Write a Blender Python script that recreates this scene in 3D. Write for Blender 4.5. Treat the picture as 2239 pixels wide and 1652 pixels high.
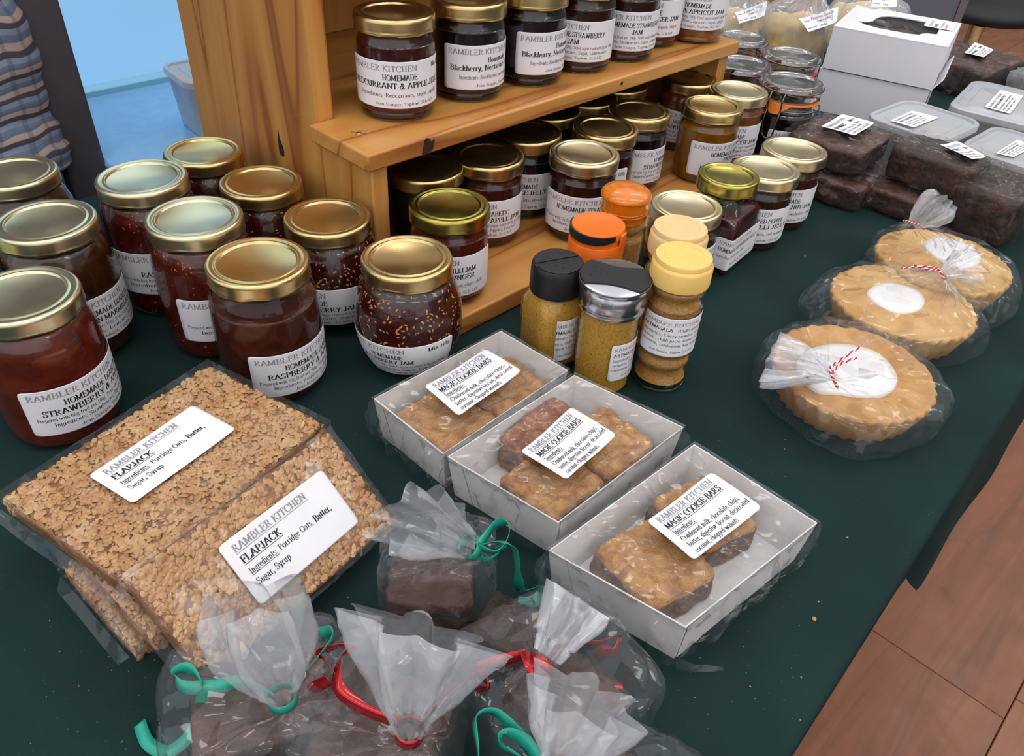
import bpy, bmesh, math, random
from mathutils import Vector, Matrix, noise
sc = bpy.context.scene
for _o in list(bpy.data.objects): bpy.data.objects.remove(_o)
COL = sc.collection
PI = math.pi
rad = math.radians
TZ = 0.74                      # table top above the floor
# ------------------------------------------------------------------ camera
cam_d = bpy.data.cameras.new('camera'); cam = bpy.data.objects.new('camera', cam_d); COL.objects.link(cam)
_p, _r = rad(38.76), rad(3.8)
_F = Vector((0, math.cos(_p), -math.sin(_p))); _U = Vector((0, math.sin(_p), math.cos(_p))); _R = Vector((1, 0, 0))
_X = math.cos(_r)*_R + math.sin(_r)*_U
_Y = -(math.sin(_r)*_R - math.cos(_r)*_U)
_m = Matrix.Identity(4)
for _i in range(3): _m[_i][0] = _X[_i]; _m[_i][1] = _Y[_i]; _m[_i][2] = -_F[_i]
_m[2][3] = TZ + .385
cam.matrix_world = _m
cam_d.sensor_width = 36.0; cam_d.lens = 1700.0/2239.0*36.0; cam_d.clip_start = .01; cam_d.clip_end = 60
sc.camera = cam
# ------------------------------------------------------------------ light
w = bpy.data.worlds.new('world'); sc.world = w; w.use_nodes = True
w.node_tree.nodes['Background'].inputs[0].default_value = (.88, .87, .9, 1)
w.node_tree.nodes['Background'].inputs[1].default_value = 1.12
def area(loc, sx, sy, power, col=(1, .97, .94), target=None):
    l = bpy.data.lights.new('ceiling_lamp', 'AREA'); l.shape = 'RECTANGLE'; l.size = sx; l.size_y = sy; l.energy = power; l.color = col
    o = bpy.data.objects.new('ceiling_lamp', l); COL.objects.link(o); o.location = loc
    if target is not None: o.rotation_euler = (Vector(target)-Vector(loc)).to_track_quat('-Z', 'Y').to_euler()
    return o
for gx in (-2.4, -.6, 1.2, 3.0):
    for gy in (-1.9, .2, 2.3): area((gx, gy, 3.1), 1.2, .3, 7.5)
sc.view_settings.view_transform = 'Standard'; sc.view_settings.look = 'None'
sc.view_settings.exposure = 0.16; sc.view_settings.gamma = 1.0; sc.view_settings.use_curve_mapping = False
sc.cycles.transparent_max_bounces = 14; sc.cycles.max_bounces = 4; sc.cycles.use_adaptive_sampling = True; sc.cycles.adaptive_threshold = .07; sc.cycles.glossy_bounces = 2; sc.cycles.diffuse_bounces = 2
sc.cycles.transmission_bounces = 6; sc.cycles.caustics_reflective = False; sc.cycles.caustics_refractive = False
sc.cycles.sample_clamp_indirect = 6.0
# stand frame: o + u*U + v*V
SO = Vector((-.1196, .5704)); SU = Vector((.67727, .73573)); SV = Vector((-.73573, .67727)); SA = math.atan2(SU.y, SU.x)
def UVp(u, v, z=0.0): q = SO+SU*u+SV*v; return Vector((q.x, q.y, TZ+z))
# ------------------------------------------------------------------ object helpers
def tag(o, label=None, cat=None, group=None, kind=None):
    if label: o['label'] = label
    if cat: o['category'] = cat
    if group: o['group'] = group
    if kind: o['kind'] = kind
    return o
def thing(name, label, cat, loc=(0, 0, 0), rz=0.0, group=None):
    o = bpy.data.objects.new(name, None); COL.objects.link(o); o.empty_display_size = .02
    o.location = loc; o.rotation_euler = (0, 0, rz)
    return tag(o, label, cat, group)
def link(name, me, parent=None, loc=None):
    o = bpy.data.objects.new(name, me); COL.objects.link(o)
    if parent is not None: o.parent = parent
    if loc is not None: o.location = loc
    return o
def mesh(name, V, Fc, mat=None, smooth=False, angle=None, uv=None):
    me = bpy.data.meshes.new(name); me.from_pydata([tuple(v) for v in V], [], Fc)
    if mat is not None: me.materials.append(mat)
    if smooth:
        me.shade_smooth()
        if angle: me.set_sharp_from_angle(angle=rad(angle))
    me.update()
    return me
def add(name, V, Fc, mat=None, parent=None, smooth=False, angle=None, loc=None):
    return link(name, mesh(name, V, Fc, mat, smooth, angle), parent, loc)
class MB:
    def __init__(s): s.V = []; s.F = []
    def raw(s, V, Fc):
        n = len(s.V); s.V += [Vector(v) for v in V]; s.F += [tuple(i+n for i in f) for f in Fc]; return s
    def box(s, c, d, M=None):
        x, y, z = d[0]/2, d[1]/2, d[2]/2; c = Vector(c)
        V = [Vector((sx*x, sy*y, sz*z)) for sz in (-1, 1) for sy in (-1, 1) for sx in (-1, 1)]
        if M is not None: V = [M @ v for v in V]
        return s.raw([v+c for v in V], [(0, 2, 3, 1), (4, 5, 7, 6), (0, 1, 5, 4), (1, 3, 7, 5), (3, 2, 6, 7), (2, 0, 4, 6)])
    def lathe(s, prof, n=48, cap0=False, cap1=False, c=(0, 0, 0)):
        V, Fc = lathe(prof, n, cap0, cap1); return s.raw([Vector(v)+Vector(c) for v in V], Fc)
    def tube(s, pts, r, n=8, caps=True, closed=False):
        P = [Vector(p) for p in pts]; m = len(P); V = []; Fc = []
        up = None
        for i, p in enumerate(P):
            a = P[i-1] if (i or closed) else P[i]; b = P[(i+1) % m] if (i < m-1 or closed) else P[i]
            t = (b-a).normalized()
            if up is None: up = t.orthogonal().normalized()
            up = (up-t*up.dot(t)); up = up.normalized() if up.length > 1e-9 else t.orthogonal().normalized()
            q = t.cross(up); rr = r[i] if isinstance(r, (list, tuple)) else r
            V += [p+(up*math.cos(2*PI*k/n)+q*math.sin(2*PI*k/n))*rr for k in range(n)]
        for i in range(m if closed else m-1):
            j = (i+1) % m
            Fc += [(i*n+k, i*n+(k+1) % n, j*n+(k+1) % n, j*n+k) for k in range(n)]
        if caps and not closed: Fc += [tuple(range(n))[::-1], tuple((m-1)*n+k for k in range(n))]
        return s.raw(V, Fc)
    def build(s, name, mat, parent=None, smooth=False, angle=None, loc=None):
        return add(name, s.V, s.F, mat, parent, smooth, angle, loc)
def lathe(prof, n=48, cap0=False, cap1=False):
    V = []; Fc = []
    for r, z in prof: V += [(r*math.cos(2*PI*k/n), r*math.sin(2*PI*k/n), z) for k in range(n)]
    for i in range(len(prof)-1):
        Fc += [(i*n+k, i*n+(k+1) % n, (i+1)*n+(k+1) % n, (i+1)*n+k) for k in range(n)]
    if cap0: Fc.append(tuple(range(n))[::-1])
    if cap1: Fc.append(tuple((len(prof)-1)*n+k for k in range(n)))
    return V, Fc
def bevel(o, wdt, seg=2, angle=40):
    m = o.modifiers.new('bevel', 'BEVEL'); m.width = wdt; m.segments = seg; m.limit_method = 'ANGLE'; m.angle_limit = rad(angle)
    o.data.shade_smooth(); o.data.set_sharp_from_angle(angle=rad(50)); return o
def subsurf(o, lv=1):
    m = o.modifiers.new('sub', 'SUBSURF'); m.levels = lv; m.render_levels = lv; o.data.shade_smooth(); return o
def solid(o, t, off=0):
    m = o.modifiers.new('solid', 'SOLIDIFY'); m.thickness = t; m.offset = off; return o
def catmull(P, n=8, closed=False):
    P = [Vector(p) for p in P]; out = []; m = len(P)
    for i in range(m if closed else m-1):
        if closed: a, b, c, d = P[i-1], P[i], P[(i+1) % m], P[(i+2) % m]
        else: a, b, c, d = P[max(i-1, 0)], P[i], P[i+1], P[min(i+2, m-1)]
        for k in range(n):
            t = k/n
            out.append(.5*((2*b)+(c-a)*t+(2*a-5*b+4*c-d)*t*t+(3*b-a-3*c+d)*t**3))
    if not closed: out.append(P[-1])
    return out
def fbm(x, y, z=0.0, o=3):
    return noise.fractal(Vector((x, y, z)), 1.0, 2.0, o)
# ------------------------------------------------------------------ materials
def hx(s):
    s = s.lstrip('#'); c = [int(s[i:i+2], 16)/255 for i in (0, 2, 4)]
    return tuple((v/12.92 if v <= .04045 else ((v+.055)/1.055)**2.4) for v in c)+(1.0,)
def newmat(name):
    m = bpy.data.materials.new(name); m.use_nodes = True; nt = m.node_tree; nt.nodes.clear()
    out = nt.nodes.new('ShaderNodeOutputMaterial'); return m, nt, out
class NT:
    def __init__(s, nt): s.nt = nt
    def n(s, t, **kw):
        nd = s.nt.nodes.new(t)
        for k, v in kw.items():
            if k.startswith('_'): setattr(nd, k[1:], v)
        return nd
    def l(s, a, b): s.nt.links.new(a, b)
    def coord(s, scale=(1, 1, 1), rot=(0, 0, 0), kind='Object'):
        t = s.n('ShaderNodeTexCoord'); m = s.n('ShaderNodeMapping'); m.inputs['Scale'].default_value = scale; m.inputs['Rotation'].default_value = rot
        s.l(t.outputs[kind], m.inputs['Vector']); return m.outputs[0]
    def noise(s, vec, scale, detail=3, rough=.55, dist=0.0):
        t = s.n('ShaderNodeTexNoise'); t.inputs['Scale'].default_value = scale; t.inputs['Detail'].default_value = detail
        t.inputs['Roughness'].default_value = rough; t.inputs['Distortion'].default_value = dist; s.l(vec, t.inputs['Vector']); return t.outputs['Fac']
    def voro(s, vec, scale, feature='F1', out='Distance'):
        t = s.n('ShaderNodeTexVoronoi'); t.feature = feature; t.inputs['Scale'].default_value = scale; s.l(vec, t.inputs['Vector']); return t.outputs[out]
    def ramp(s, fac, stops):
        r = s.n('ShaderNodeValToRGB'); e = r.color_ramp.elements
        while len(e) < len(stops): e.new(.5)
        for i, (p, c) in enumerate(stops): e[i].position = p; e[i].color = c if len(c) == 4 else tuple(c)+(1,)
        s.l(fac, r.inputs[0]); return r.outputs[0]
    def math(s, op, a, b=None, clamp=False):
        m = s.n('ShaderNodeMath'); m.operation = op; m.use_clamp = clamp
        for i, v in enumerate((a, b)):
            if v is None: continue
            if isinstance(v, (int, float)): m.inputs[i].default_value = v
            else: s.l(v, m.inputs[i])
        return m.outputs[0]
    def bump(s, h, strength=.3, dist=.001, normal=None):
        b = s.n('ShaderNodeBump'); b.inputs['Strength'].default_value = strength; b.inputs['Distance'].default_value = dist
        s.l(h, b.inputs['Height'])
        if normal is not None: s.l(normal, b.inputs['Normal'])
        return b.outputs[0]
    def mixc(s, fac, a, b, mode='MIX'):
        m = s.n('ShaderNodeMix'); m.data_type = 'RGBA'; m.blend_type = mode
        for sock, v in ((m.inputs[0], fac), (m.inputs[6], a), (m.inputs[7], b)):
            if isinstance(v, (int, float)): sock.default_value = v
            elif isinstance(v, tuple): sock.default_value = v
            else: s.l(v, sock)
        return m.outputs[2]
    def bsdf(s, out, color=None, rough=.5, metal=0.0, normal=None, spec=None, coat=0.0, sss=0.0, sssr=(1, .5, .3), emit=None, estr=0.0, sheen=0.0):
        b = s.n('ShaderNodeBsdfPrincipled')
        for k, v in (('Base Color', color), ('Roughness', rough), ('Metallic', metal)):
            if v is None: continue
            if isinstance(v, (int, float)): b.inputs[k].default_value = v
            elif isinstance(v, tuple): b.inputs[k].default_value = v
            else: s.l(v, b.inputs[k])
        if spec is not None: b.inputs['Specular IOR Level'].default_value = spec
        b.inputs['Coat Weight'].default_value = coat; b.inputs['Coat Roughness'].default_value = .05
        b.inputs['Sheen Weight'].default_value = sheen
        if sss: b.inputs['Subsurface Weight'].default_value = sss; b.inputs['Subsurface Radius'].default_value = sssr; b.inputs['Subsurface Scale'].default_value = .004
        if emit: b.inputs['Emission Color'].default_value = emit; b.inputs['Emission Strength'].default_value = estr
        if normal is not None: s.l(normal, b.inputs['Normal'])
        if out is not None: s.l(b.outputs[0], out.inputs['Surface'])
        return b
def plain(name, col, rough=.5, metal=0.0, coat=0.0, var=0.06, vscale=60, bump=0.0, bscale=300, **kw):
    m, nt, out = newmat(name); N = NT(nt); v = N.coord()
    c = hx(col) if isinstance(col, str) else col
    f = N.noise(v, vscale, 3)
    cc = N.ramp(f, [(.25, tuple(x*(1-var) for x in c[:3])), (.75, tuple(min(1, x*(1+var)) for x in c[:3]))])
    nm = N.bump(N.noise(v, bscale, 2), bump, .0006) if bump else None
    N.bsdf(out, cc, rough, metal, nm, coat=coat, **kw); return m
def m_wood(name, axis='x', c0='#96582a', c1='#c88840', c2='#d8a055', ring=5.0):
    m, nt, out = newmat(name); N = NT(nt)
    sc3 = {'x': (.5, 5, 5), 'y': (5, .5, 5), 'z': (5, 5, .45)}[axis]
    v = N.coord(sc3); n1 = N.noise(v, 2.2, 2, .5, .4)
    n1 = N.math('MULTIPLY', n1, ring); s1 = N.math('FRACT', n1)
    sc4 = {'x': (6, 220, 220), 'y': (220, 6, 220), 'z': (220, 220, 6)}[axis]
    fine = N.noise(N.coord(sc4), 1.5, 3, .6)
    blot = N.noise(N.coord(), 9, 3)
    col = N.ramp(s1, [(0, hx(c1)), (.45, hx(c2)), (.82, hx(c1)), (.94, hx(c0)), (1, hx(c1))])
    col = N.mixc(N.math('MULTIPLY', fine, .28), col, hx(c0))
    col = N.mixc(N.math('MULTIPLY', blot, .18), col, hx(c1), 'MULTIPLY')
    nm = N.bump(fine, .12, .0005)
    N.bsdf(out, col, N.ramp(fine, [(0, (.3, .3, .3)), (1, (.48, .48, .48))]), 0, nm, coat=.15); return m
def m_gold(name, col, rough=.27):
    m, nt, out = newmat(name); N = NT(nt); v = N.coord()
    c = hx(col); n1 = N.noise(v, 25, 3); n2 = N.noise(v, 900, 2)
    cc = N.ramp(n1, [(.3, tuple(x*.9 for x in c[:3])), (.7, c[:3])])
    rr = N.ramp(n1, [(.3, (rough*.85,)*3), (.75, (rough*1.2,)*3)])
    N.bsdf(out, cc, rr, 1.0, N.bump(n2, .05, .0003)); return m
def m_glass(name, tint=(.93, .96, .95, 1), base=.032, pw=4.0, rough=.02, bump=.0, top=.85):
    m, nt, out = newmat(name); N = NT(nt)
    lw = N.n('ShaderNodeLayerWeight'); lw.inputs['Blend'].default_value = .5
    fac = N.math('ADD', N.math('MULTIPLY', N.math('POWER', lw.outputs['Facing'], pw), top), base, True)
    tr = N.n('ShaderNodeBsdfTransparent'); tr.inputs[0].default_value = tint
    gl = N.n('ShaderNodeBsdfGlossy'); gl.inputs['Roughness'].default_value = rough; gl.inputs['Color'].default_value = (1, 1, 1, 1)
    if bump:
        nm = N.bump(N.noise(N.coord(), 90, 2), bump, .001); N.l(nm, gl.inputs['Normal'])
    mx = N.n('ShaderNodeMixShader'); N.l(fac, mx.inputs[0]); N.l(tr.outputs[0], mx.inputs[1]); N.l(gl.outputs[0], mx.inputs[2])
    N.l(mx.outputs[0], out.inputs['Surface']); return m
def m_film(name, haze=.06, base=.05, rough=.07, crk=.55, scale=38.0, hazecol=(.93, .95, 1, 1), tint=(.97, .97, .97, 1), stretch=(1, 1, 1)):
    """thin clear crinkled cellophane: transparent + glossy reflections + a little milky haze"""
    m, nt, out = newmat(name); N = NT(nt); v = N.coord(stretch)
    nz = N.n('ShaderNodeTexNoise'); nz.inputs['Scale'].default_value = scale*.5; nz.inputs['Detail'].default_value = 0; N.l(v, nz.inputs['Vector'])
    vm = N.n('ShaderNodeVectorMath'); vm.operation = 'MULTIPLY_ADD'; vm.inputs[1].default_value = (.035,)*3
    N.l(nz.outputs['Color'], vm.inputs[0]); N.l(v, vm.inputs[2])
    # each crinkle facet leans its own way, so neighbouring facets mirror different parts of the room
    def facets(scl, k, base):
        vt = N.n('ShaderNodeTexVoronoi'); vt.inputs['Scale'].default_value = scl; N.l(vm.outputs[0], vt.inputs['Vector'])
        sb = N.n('ShaderNodeVectorMath'); sb.operation = 'SUBTRACT'; N.l(vt.outputs['Color'], sb.inputs[0]); sb.inputs[1].default_value = (.5, .5, .5)
        ma = N.n('ShaderNodeVectorMath'); ma.operation = 'MULTIPLY_ADD'; N.l(sb.outputs[0], ma.inputs[0]); ma.inputs[1].default_value = (k, k, k); N.l(base, ma.inputs[2]); return ma.outputs[0]
    gm = N.n('ShaderNodeNewGeometry'); v2 = facets(scale*1.7, crk*1.1, gm.outputs['Normal'])
    no = N.n('ShaderNodeVectorMath'); no.operation = 'NORMALIZE'; N.l(v2, no.inputs[0])
    nm = no.outputs[0]
    lw = N.n('ShaderNodeLayerWeight'); lw.inputs['Blend'].default_value = .5; N.l(nm, lw.inputs['Normal'])
    fac = N.math('ADD', N.math('MULTIPLY', N.math('POWER', lw.outputs['Facing'], 5.0), .5), base, True)
    tr = N.n('ShaderNodeBsdfTransparent'); tr.inputs[0].default_value = tint
    gl = N.n('ShaderNodeBsdfGlossy'); gl.inputs['Roughness'].default_value = rough; N.l(nm, gl.inputs['Normal'])
    df = N.n('ShaderNodeBsdfDiffuse'); df.inputs[0].default_value = hazecol
    m1 = N.n('ShaderNodeMixShader')
    m1.inputs[0].default_value = haze
    N.l(tr.outputs[0], m1.inputs[1]); N.l(df.outputs[0], m1.inputs[2])
    m2 = N.n('ShaderNodeMixShader'); N.l(fac, m2.inputs[0]); N.l(m1.outputs[0], m2.inputs[1]); N.l(gl.outputs[0], m2.inputs[2])
    N.l(m2.outputs[0], out.inputs['Surface']); return m
def m_jam(name, c0, c1, scale=90, bumps=.25, rough=.22, seeds=None):
    m, nt, out = newmat(name); N = NT(nt); v = N.coord()
    f = N.noise(v, scale, 4, .6, .6); col = N.ramp(f, [(.3, hx(c0)), (.72, hx(c1))])
    if seeds:
        d = N.voro(N.coord((1, 1, 1)), 330, 'F1'); k = N.math('LESS_THAN', d, .22); gate = N.math('GREATER_THAN', N.noise(v, 140, 1), .52)
        col = N.mixc(N.math('MULTIPLY', N.math('MULTIPLY', k, gate), .7), col, hx(seeds))
    N.bsdf(out, col, rough, 0, N.bump(f, bumps, .0015), sss=.0); return m
def m_powder(name, c0, c1, c2='#5a3208'):
    m, nt, out = newmat(name); N = NT(nt); v = N.coord()
    f = N.noise(v, 700, 3, .7); g = N.noise(v, 60, 3)
    col = N.ramp(f, [(.32, hx(c0)), (.6, hx(c1))]); sp = N.math('GREATER_THAN', N.noise(v, 480, 1), .68)
    col = N.mixc(N.math('MULTIPLY', sp, .6), col, hx(c2)); col = N.mixc(N.math('MULTIPLY', g, .3), col, hx(c0))
    N.bsdf(out, col, .85, 0, N.bump(f, .5, .0006)); return m
def m_crumb(name, c0, c1, c2, scale=260, bumps=.9, rough=.65, big=22, coat=0.0):
    m, nt, out = newmat(name); N = NT(nt); v = N.coord()
    f = N.noise(v, scale, 4, .65); g = N.noise(v, big, 3, .6, .5)
    col = N.ramp(g, [(.3, hx(c0)), (.52, hx(c1)), (.75, hx(c2))]); col = N.mixc(N.math('MULTIPLY', f, .55), col, hx(c0))
    hgt = N.math('ADD', f, N.math('MULTIPLY', g, 1.5))
    N.bsdf(out, col, rough, 0, N.bump(hgt, bumps, .0018), coat=coat); return m
def m_cloth():
    m, nt, out = newmat('green_tablecloth'); N = NT(nt); v = N.coord()
    f = N.noise(v, 8, 3); g = N.noise(v, 1500, 2); d = N.noise(v, 330, 2, .6)
    col = N.ramp(f, [(.3, hx('#182a2a')), (.7, hx('#203735'))]); col = N.mixc(N.math('MULTIPLY', g, .35), col, hx('#10201f'))
    lint = N.math('GREATER_THAN', N.noise(v, 620, 1), .79)
    col = N.mixc(N.math('MULTIPLY', lint, .22), col, hx('#7d9490'))
    N.bsdf(out, col, .92, 0, N.bump(N.math('ADD', g, d), .35, .0006), spec=.12); return m
def m_floor():
    m, nt, out = newmat('wood_floor_plank'); N = NT(nt)
    oi = N.n('ShaderNodeObjectInfo'); v0 = N.coord((1.2, 11, 1))
    vm = N.n('ShaderNodeVectorMath'); vm.operation = 'ADD'; N.l(v0, vm.inputs[0])
    cx = N.n('ShaderNodeCombineXYZ'); N.l(N.math('MULTIPLY', oi.outputs['Random'], 37.0), cx.inputs[0]); N.l(N.math('MULTIPLY', oi.outputs['Random'], 11.0), cx.inputs[1]); N.l(cx.outputs[0], vm.inputs[1])
    f = N.noise(vm.outputs[0], 2.2, 4, .6, 1.2); g = N.noise(N.coord((12, 120, 1)), 1.4, 3); b = N.noise(N.coord((5, 5, 1)), 2.4, 4, .65, .6)
    col = N.ramp(f, [(.25, hx('#6b3e29')), (.5, hx('#8a5237')), (.75, hx('#9c6140'))]); col = N.mixc(N.math('MULTIPLY', g, .3), col, hx('#6a4431'))
    k = N.ramp(b, [(.56, (0, 0, 0)), (.72, (1, 1, 1))]); col = N.mixc(N.math('MULTIPLY', k, .4), col, hx('#5f4536'))
    col = N.mixc(N.math('MULTIPLY', oi.outputs['Random'], .35), col, hx('#a9764e'))
    N.bsdf(out, col, N.ramp(b, [(.3, (.32,)*3), (.7, (.5,)*3)]), 0, N.bump(g, .1, .0006)); return m
def m_plastic(name, col, alpha=.55, rough=.3):
    m, nt, out = newmat(name); N = NT(nt)
    tr = N.n('ShaderNodeBsdfTransparent'); tr.inputs[0].default_value = (.9, .92, .95, 1)
    b = N.bsdf(None, hx(col), rough); mx = N.n('ShaderNodeMixShader'); f = N.noise(N.coord(), 40, 2)
    N.l(N.ramp(f, [(.3, (alpha*.93,)*3), (.7, (min(1, alpha*1.07),)*3)]), mx.inputs[0]); N.l(tr.outputs[0], mx.inputs[1]); N.l(b.outputs[0], mx.inputs[2]); N.l(mx.outputs[0], out.inputs['Surface']); return m
def m_shirt():
    m, nt, out = newmat('checked_shirt_fabric'); N = NT(nt)
    t = N.n('ShaderNodeTexCoord'); nz = N.n('ShaderNodeTexNoise'); nz.inputs['Scale'].default_value = 9; N.l(t.outputs['Object'], nz.inputs['Vector'])
    vm = N.n('ShaderNodeVectorMath'); vm.operation = 'MULTIPLY_ADD'; vm.inputs[1].default_value = (.05, .05, .05); N.l(nz.outputs['Color'], vm.inputs[0]); N.l(t.outputs['Object'], vm.inputs[2])
    sp = N.n('ShaderNodeSeparateXYZ'); N.l(vm.outputs[0], sp.inputs[0])
    a = N.math('FRACT', N.math('MULTIPLY', sp.outputs['Z'], 44.0)); b = N.math('FRACT', N.math('MULTIPLY', N.math('ADD', sp.outputs['X'], N.math('MULTIPLY', sp.outputs['Y'], .6)), 34.0))
    c = N.ramp(a, [(0, hx('#8b9bb4')), (.22, hx('#8b9bb4')), (.25, hx('#4d4a58')), (.45, hx('#544f5a')), (.48, hx('#b5a59c')), (.7, hx('#b9aaa4')), (.74, hx('#6a7690')), (.98, hx('#7685a0'))])
    k = N.ramp(b, [(0, (0, 0, 0)), (.75, (0, 0, 0)), (.8, (1, 1, 1)), (.97, (1, 1, 1))]); c = N.mixc(N.math('MULTIPLY', k, .35), c, hx('#3d4152'))
    N.bsdf(out, c, .9, 0, N.bump(N.noise(t.outputs['Object'], 900, 2), .3, .0006), spec=.2); return m
M = {}
M['pine_x'] = m_wood('pine_board_x', 'x'); M['pine_z'] = m_wood('pine_board_z', 'z', ring=6); M['pine_y'] = m_wood('pine_board_y', 'y')
M['knot'] = plain('dark_wood_knot', '#2a160c', .7, bump=.8, bscale=500); M['steel'] = plain('bright_steel', '#c9c9cc', .22, 1.0)
M['gold'] = m_gold('gold_lid_lacquer', '#dfc48a'); M['gold2'] = m_gold('pale_gold_lid_lacquer', '#e3d6b0', .3); M['olive'] = m_gold('green_gold_lid_lacquer', '#b3a856', .25)
M['glass'] = m_glass('clear_glass'); M['glass_lid'] = m_glass('thick_glass_lid', (.72, .7, .72, 1), .2, 2.5, .05, .4); M['glass_g'] = m_glass('greenish_thick_glass', (.86, .93, .88, 1), .06, 3.2)
M['paper'] = plain('white_label_paper', '#eae8ec', .55, var=.03); M['ink'] = plain('black_print', '#1b1a1c', .6, var=.1); M['grey_ink'] = plain('grey_print', '#8d8b90', .6, var=.1); M['red_ink'] = plain('red_print', '#b03a3a', .6); M['blue_ink'] = plain('blue_pen', '#3c4f9c', .6)
M['film'] = m_film('cellophane_film', haze=.03, base=.035, crk=.5, scale=60); M['film_loose'] = m_film('loose_cellophane_bag', haze=.03, base=.04, crk=.75, scale=55); M['film_milky'] = m_film('milky_bag_film', haze=.22, base=.07, rough=.12, crk=.6, scale=45)
M['film_tight'] = m_film('tight_wrap_film', haze=.015, base=.03, crk=.3, scale=35)
M['film_cake'] = m_film('tight_glossy_film', haze=.008, base=.03, rough=.045, crk=.65, scale=48); M['film_sweet'] = m_film('heavy_clear_bag', haze=.2, base=.07, rough=.06, crk=.6, scale=30)
M['cloth'] = m_cloth(); M['floor'] = m_floor()
J = dict(redcurrant=m_jam('redcurrant_jelly', '#2c070b', '#4a1016'), blackberry=m_jam('blackberry_jam', '#0c0409', '#1d0a12'), straw=m_jam('strawberry_jam', '#22080a', '#3c100f'),
  strawred=m_jam('strawberry_apple_jam', '#4a150d', '#702718', 70), marmalade=m_jam('brown_marmalade', '#2c1306', '#4a260c', 60), rasp=m_jam('raspberry_jam', '#3c0d07', '#661d0f', 130, .5, seeds='#c88a4c'),
  raspapple=m_jam('raspberry_apple_jam', '#351209', '#522013', 80), seedy=m_jam('dark_raspberry_jam', '#200304', '#4c0d0a', 160, .5), chilli=m_jam('chilli_jam', '#3c0b08', '#5f1812', 60),
  apricot=m_jam('apricot_jam', '#5c2a0a', '#93501c', 60), mustard=m_jam('amber_chutney', '#6d3f06', '#95610f', 50), pear=m_jam('pear_apricot_jam', '#6a3710', '#a2622a', 60), plum=m_jam('plum_jam', '#331009', '#4f1d12', 60), ginger=m_jam('ginger_chilli_jelly', '#1d0c08', '#4a2310', 50))
M['seed'] = plain('raspberry_seed', '#d39050', .4, var=.3, vscale=300, coat=.3)
M['spice'] = m_powder('curry_powder', '#a8741c', '#cf9b3c'); M['spice2'] = m_powder('spice_mix', '#8f5c1e', '#bd8740')
M['black'] = plain('black_plastic', '#17181c', .42, var=.15, bump=.12, bscale=700); M['orange'] = plain('orange_plastic', '#ee6f12', .4, bump=.05); M['amber'] = plain('translucent_amber_plastic', '#d9740f', .18, coat=.6, var=.12)
M['yellow'] = plain('yellow_plastic', '#f0c870', .42); M['peach'] = plain('peach_plastic', '#ecc48a', .45); M['chrome'] = plain('brushed_chrome', '#c4c6cc', .18, 1.0, bump=.03)
M['oat'] = m_crumb('oat_flake', '#a9713a', '#c99a63', '#dbb684', 180, .3, .5, 90, .2); M['oatbase'] = m_crumb('syrup_oat_slab', '#5f3212', '#9b6531', '#b98648', 240, 1.0, .5, 60, .2)
M['card'] = plain('white_card', '#e3dfdc', .6, var=.03); M['whitebox'] = plain('white_box_card', '#e6e3e7', .5, var=.02)
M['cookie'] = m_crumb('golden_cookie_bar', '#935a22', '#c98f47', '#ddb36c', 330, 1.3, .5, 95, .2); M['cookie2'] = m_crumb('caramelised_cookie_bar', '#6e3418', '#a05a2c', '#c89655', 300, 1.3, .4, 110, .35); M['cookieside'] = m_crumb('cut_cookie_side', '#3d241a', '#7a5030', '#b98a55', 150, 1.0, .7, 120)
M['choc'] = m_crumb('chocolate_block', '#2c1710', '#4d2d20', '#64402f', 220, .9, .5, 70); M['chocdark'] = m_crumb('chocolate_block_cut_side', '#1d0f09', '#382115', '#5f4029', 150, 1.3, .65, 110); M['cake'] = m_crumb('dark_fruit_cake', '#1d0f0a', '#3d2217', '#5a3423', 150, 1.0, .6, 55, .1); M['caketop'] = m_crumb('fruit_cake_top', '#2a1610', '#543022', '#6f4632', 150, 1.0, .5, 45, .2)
M['pastry'] = m_crumb('baked_pastry', '#a8702f', '#cc9750', '#dcb070', 260, .6, .6, 24); M['pastry2'] = m_crumb('pale_baked_pastry', '#b98542', '#d6a963', '#e3c084', 260, .5, .6, 24); M['icing'] = plain('white_icing', '#f1efee', .25, var=.02, coat=.3)
M['twine_r'] = plain('red_twine', '#c4233a', .8); M['twine_w'] = plain('white_twine', '#eadfdd', .8)
M['rib_g'] = plain('green_satin_ribbon', '#1e9a83', .32, var=.1, vscale=200); M['rib_r'] = plain('red_foil_ribbon', '#b3161f', .2, .55, coat=.5, var=.15)
M['tub'] = m_plastic('cloudy_tub_plastic', '#cfd2d8', .72); M['tublid'] = m_plastic('cloudy_lid_plastic', '#c9ccd2', .68, .35); M['cream'] = plain('pale_tray_bake', '#cfae8c', .7, bump=.5)
M['seal_o'] = plain('orange_rubber_seal', '#e2761d', .45); M['seal_r'] = plain('red_rubber_seal', '#c8352c', .45); M['wire'] = plain('bail_wire', '#7d7b7d', .25, 1.0)
M['candy'] = m_crumb('yellow_fondant', '#c7a257', '#dcc07c', '#e6d2a2', 90, .5, .5, 16); M['frame'] = plain('dark_grey_frame', '#4b4850', .5); M['rubber'] = plain('black_gasket', '#15181d', .6)
M['shirt'] = m_shirt(); M['skin'] = plain('skin', '#c48e74', .5, sss=.2); M['hair'] = plain('dark_hair', '#2b2220', .6, bump=.5); M['trouser'] = plain('dark_trousers', '#23262f', .85)
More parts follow.
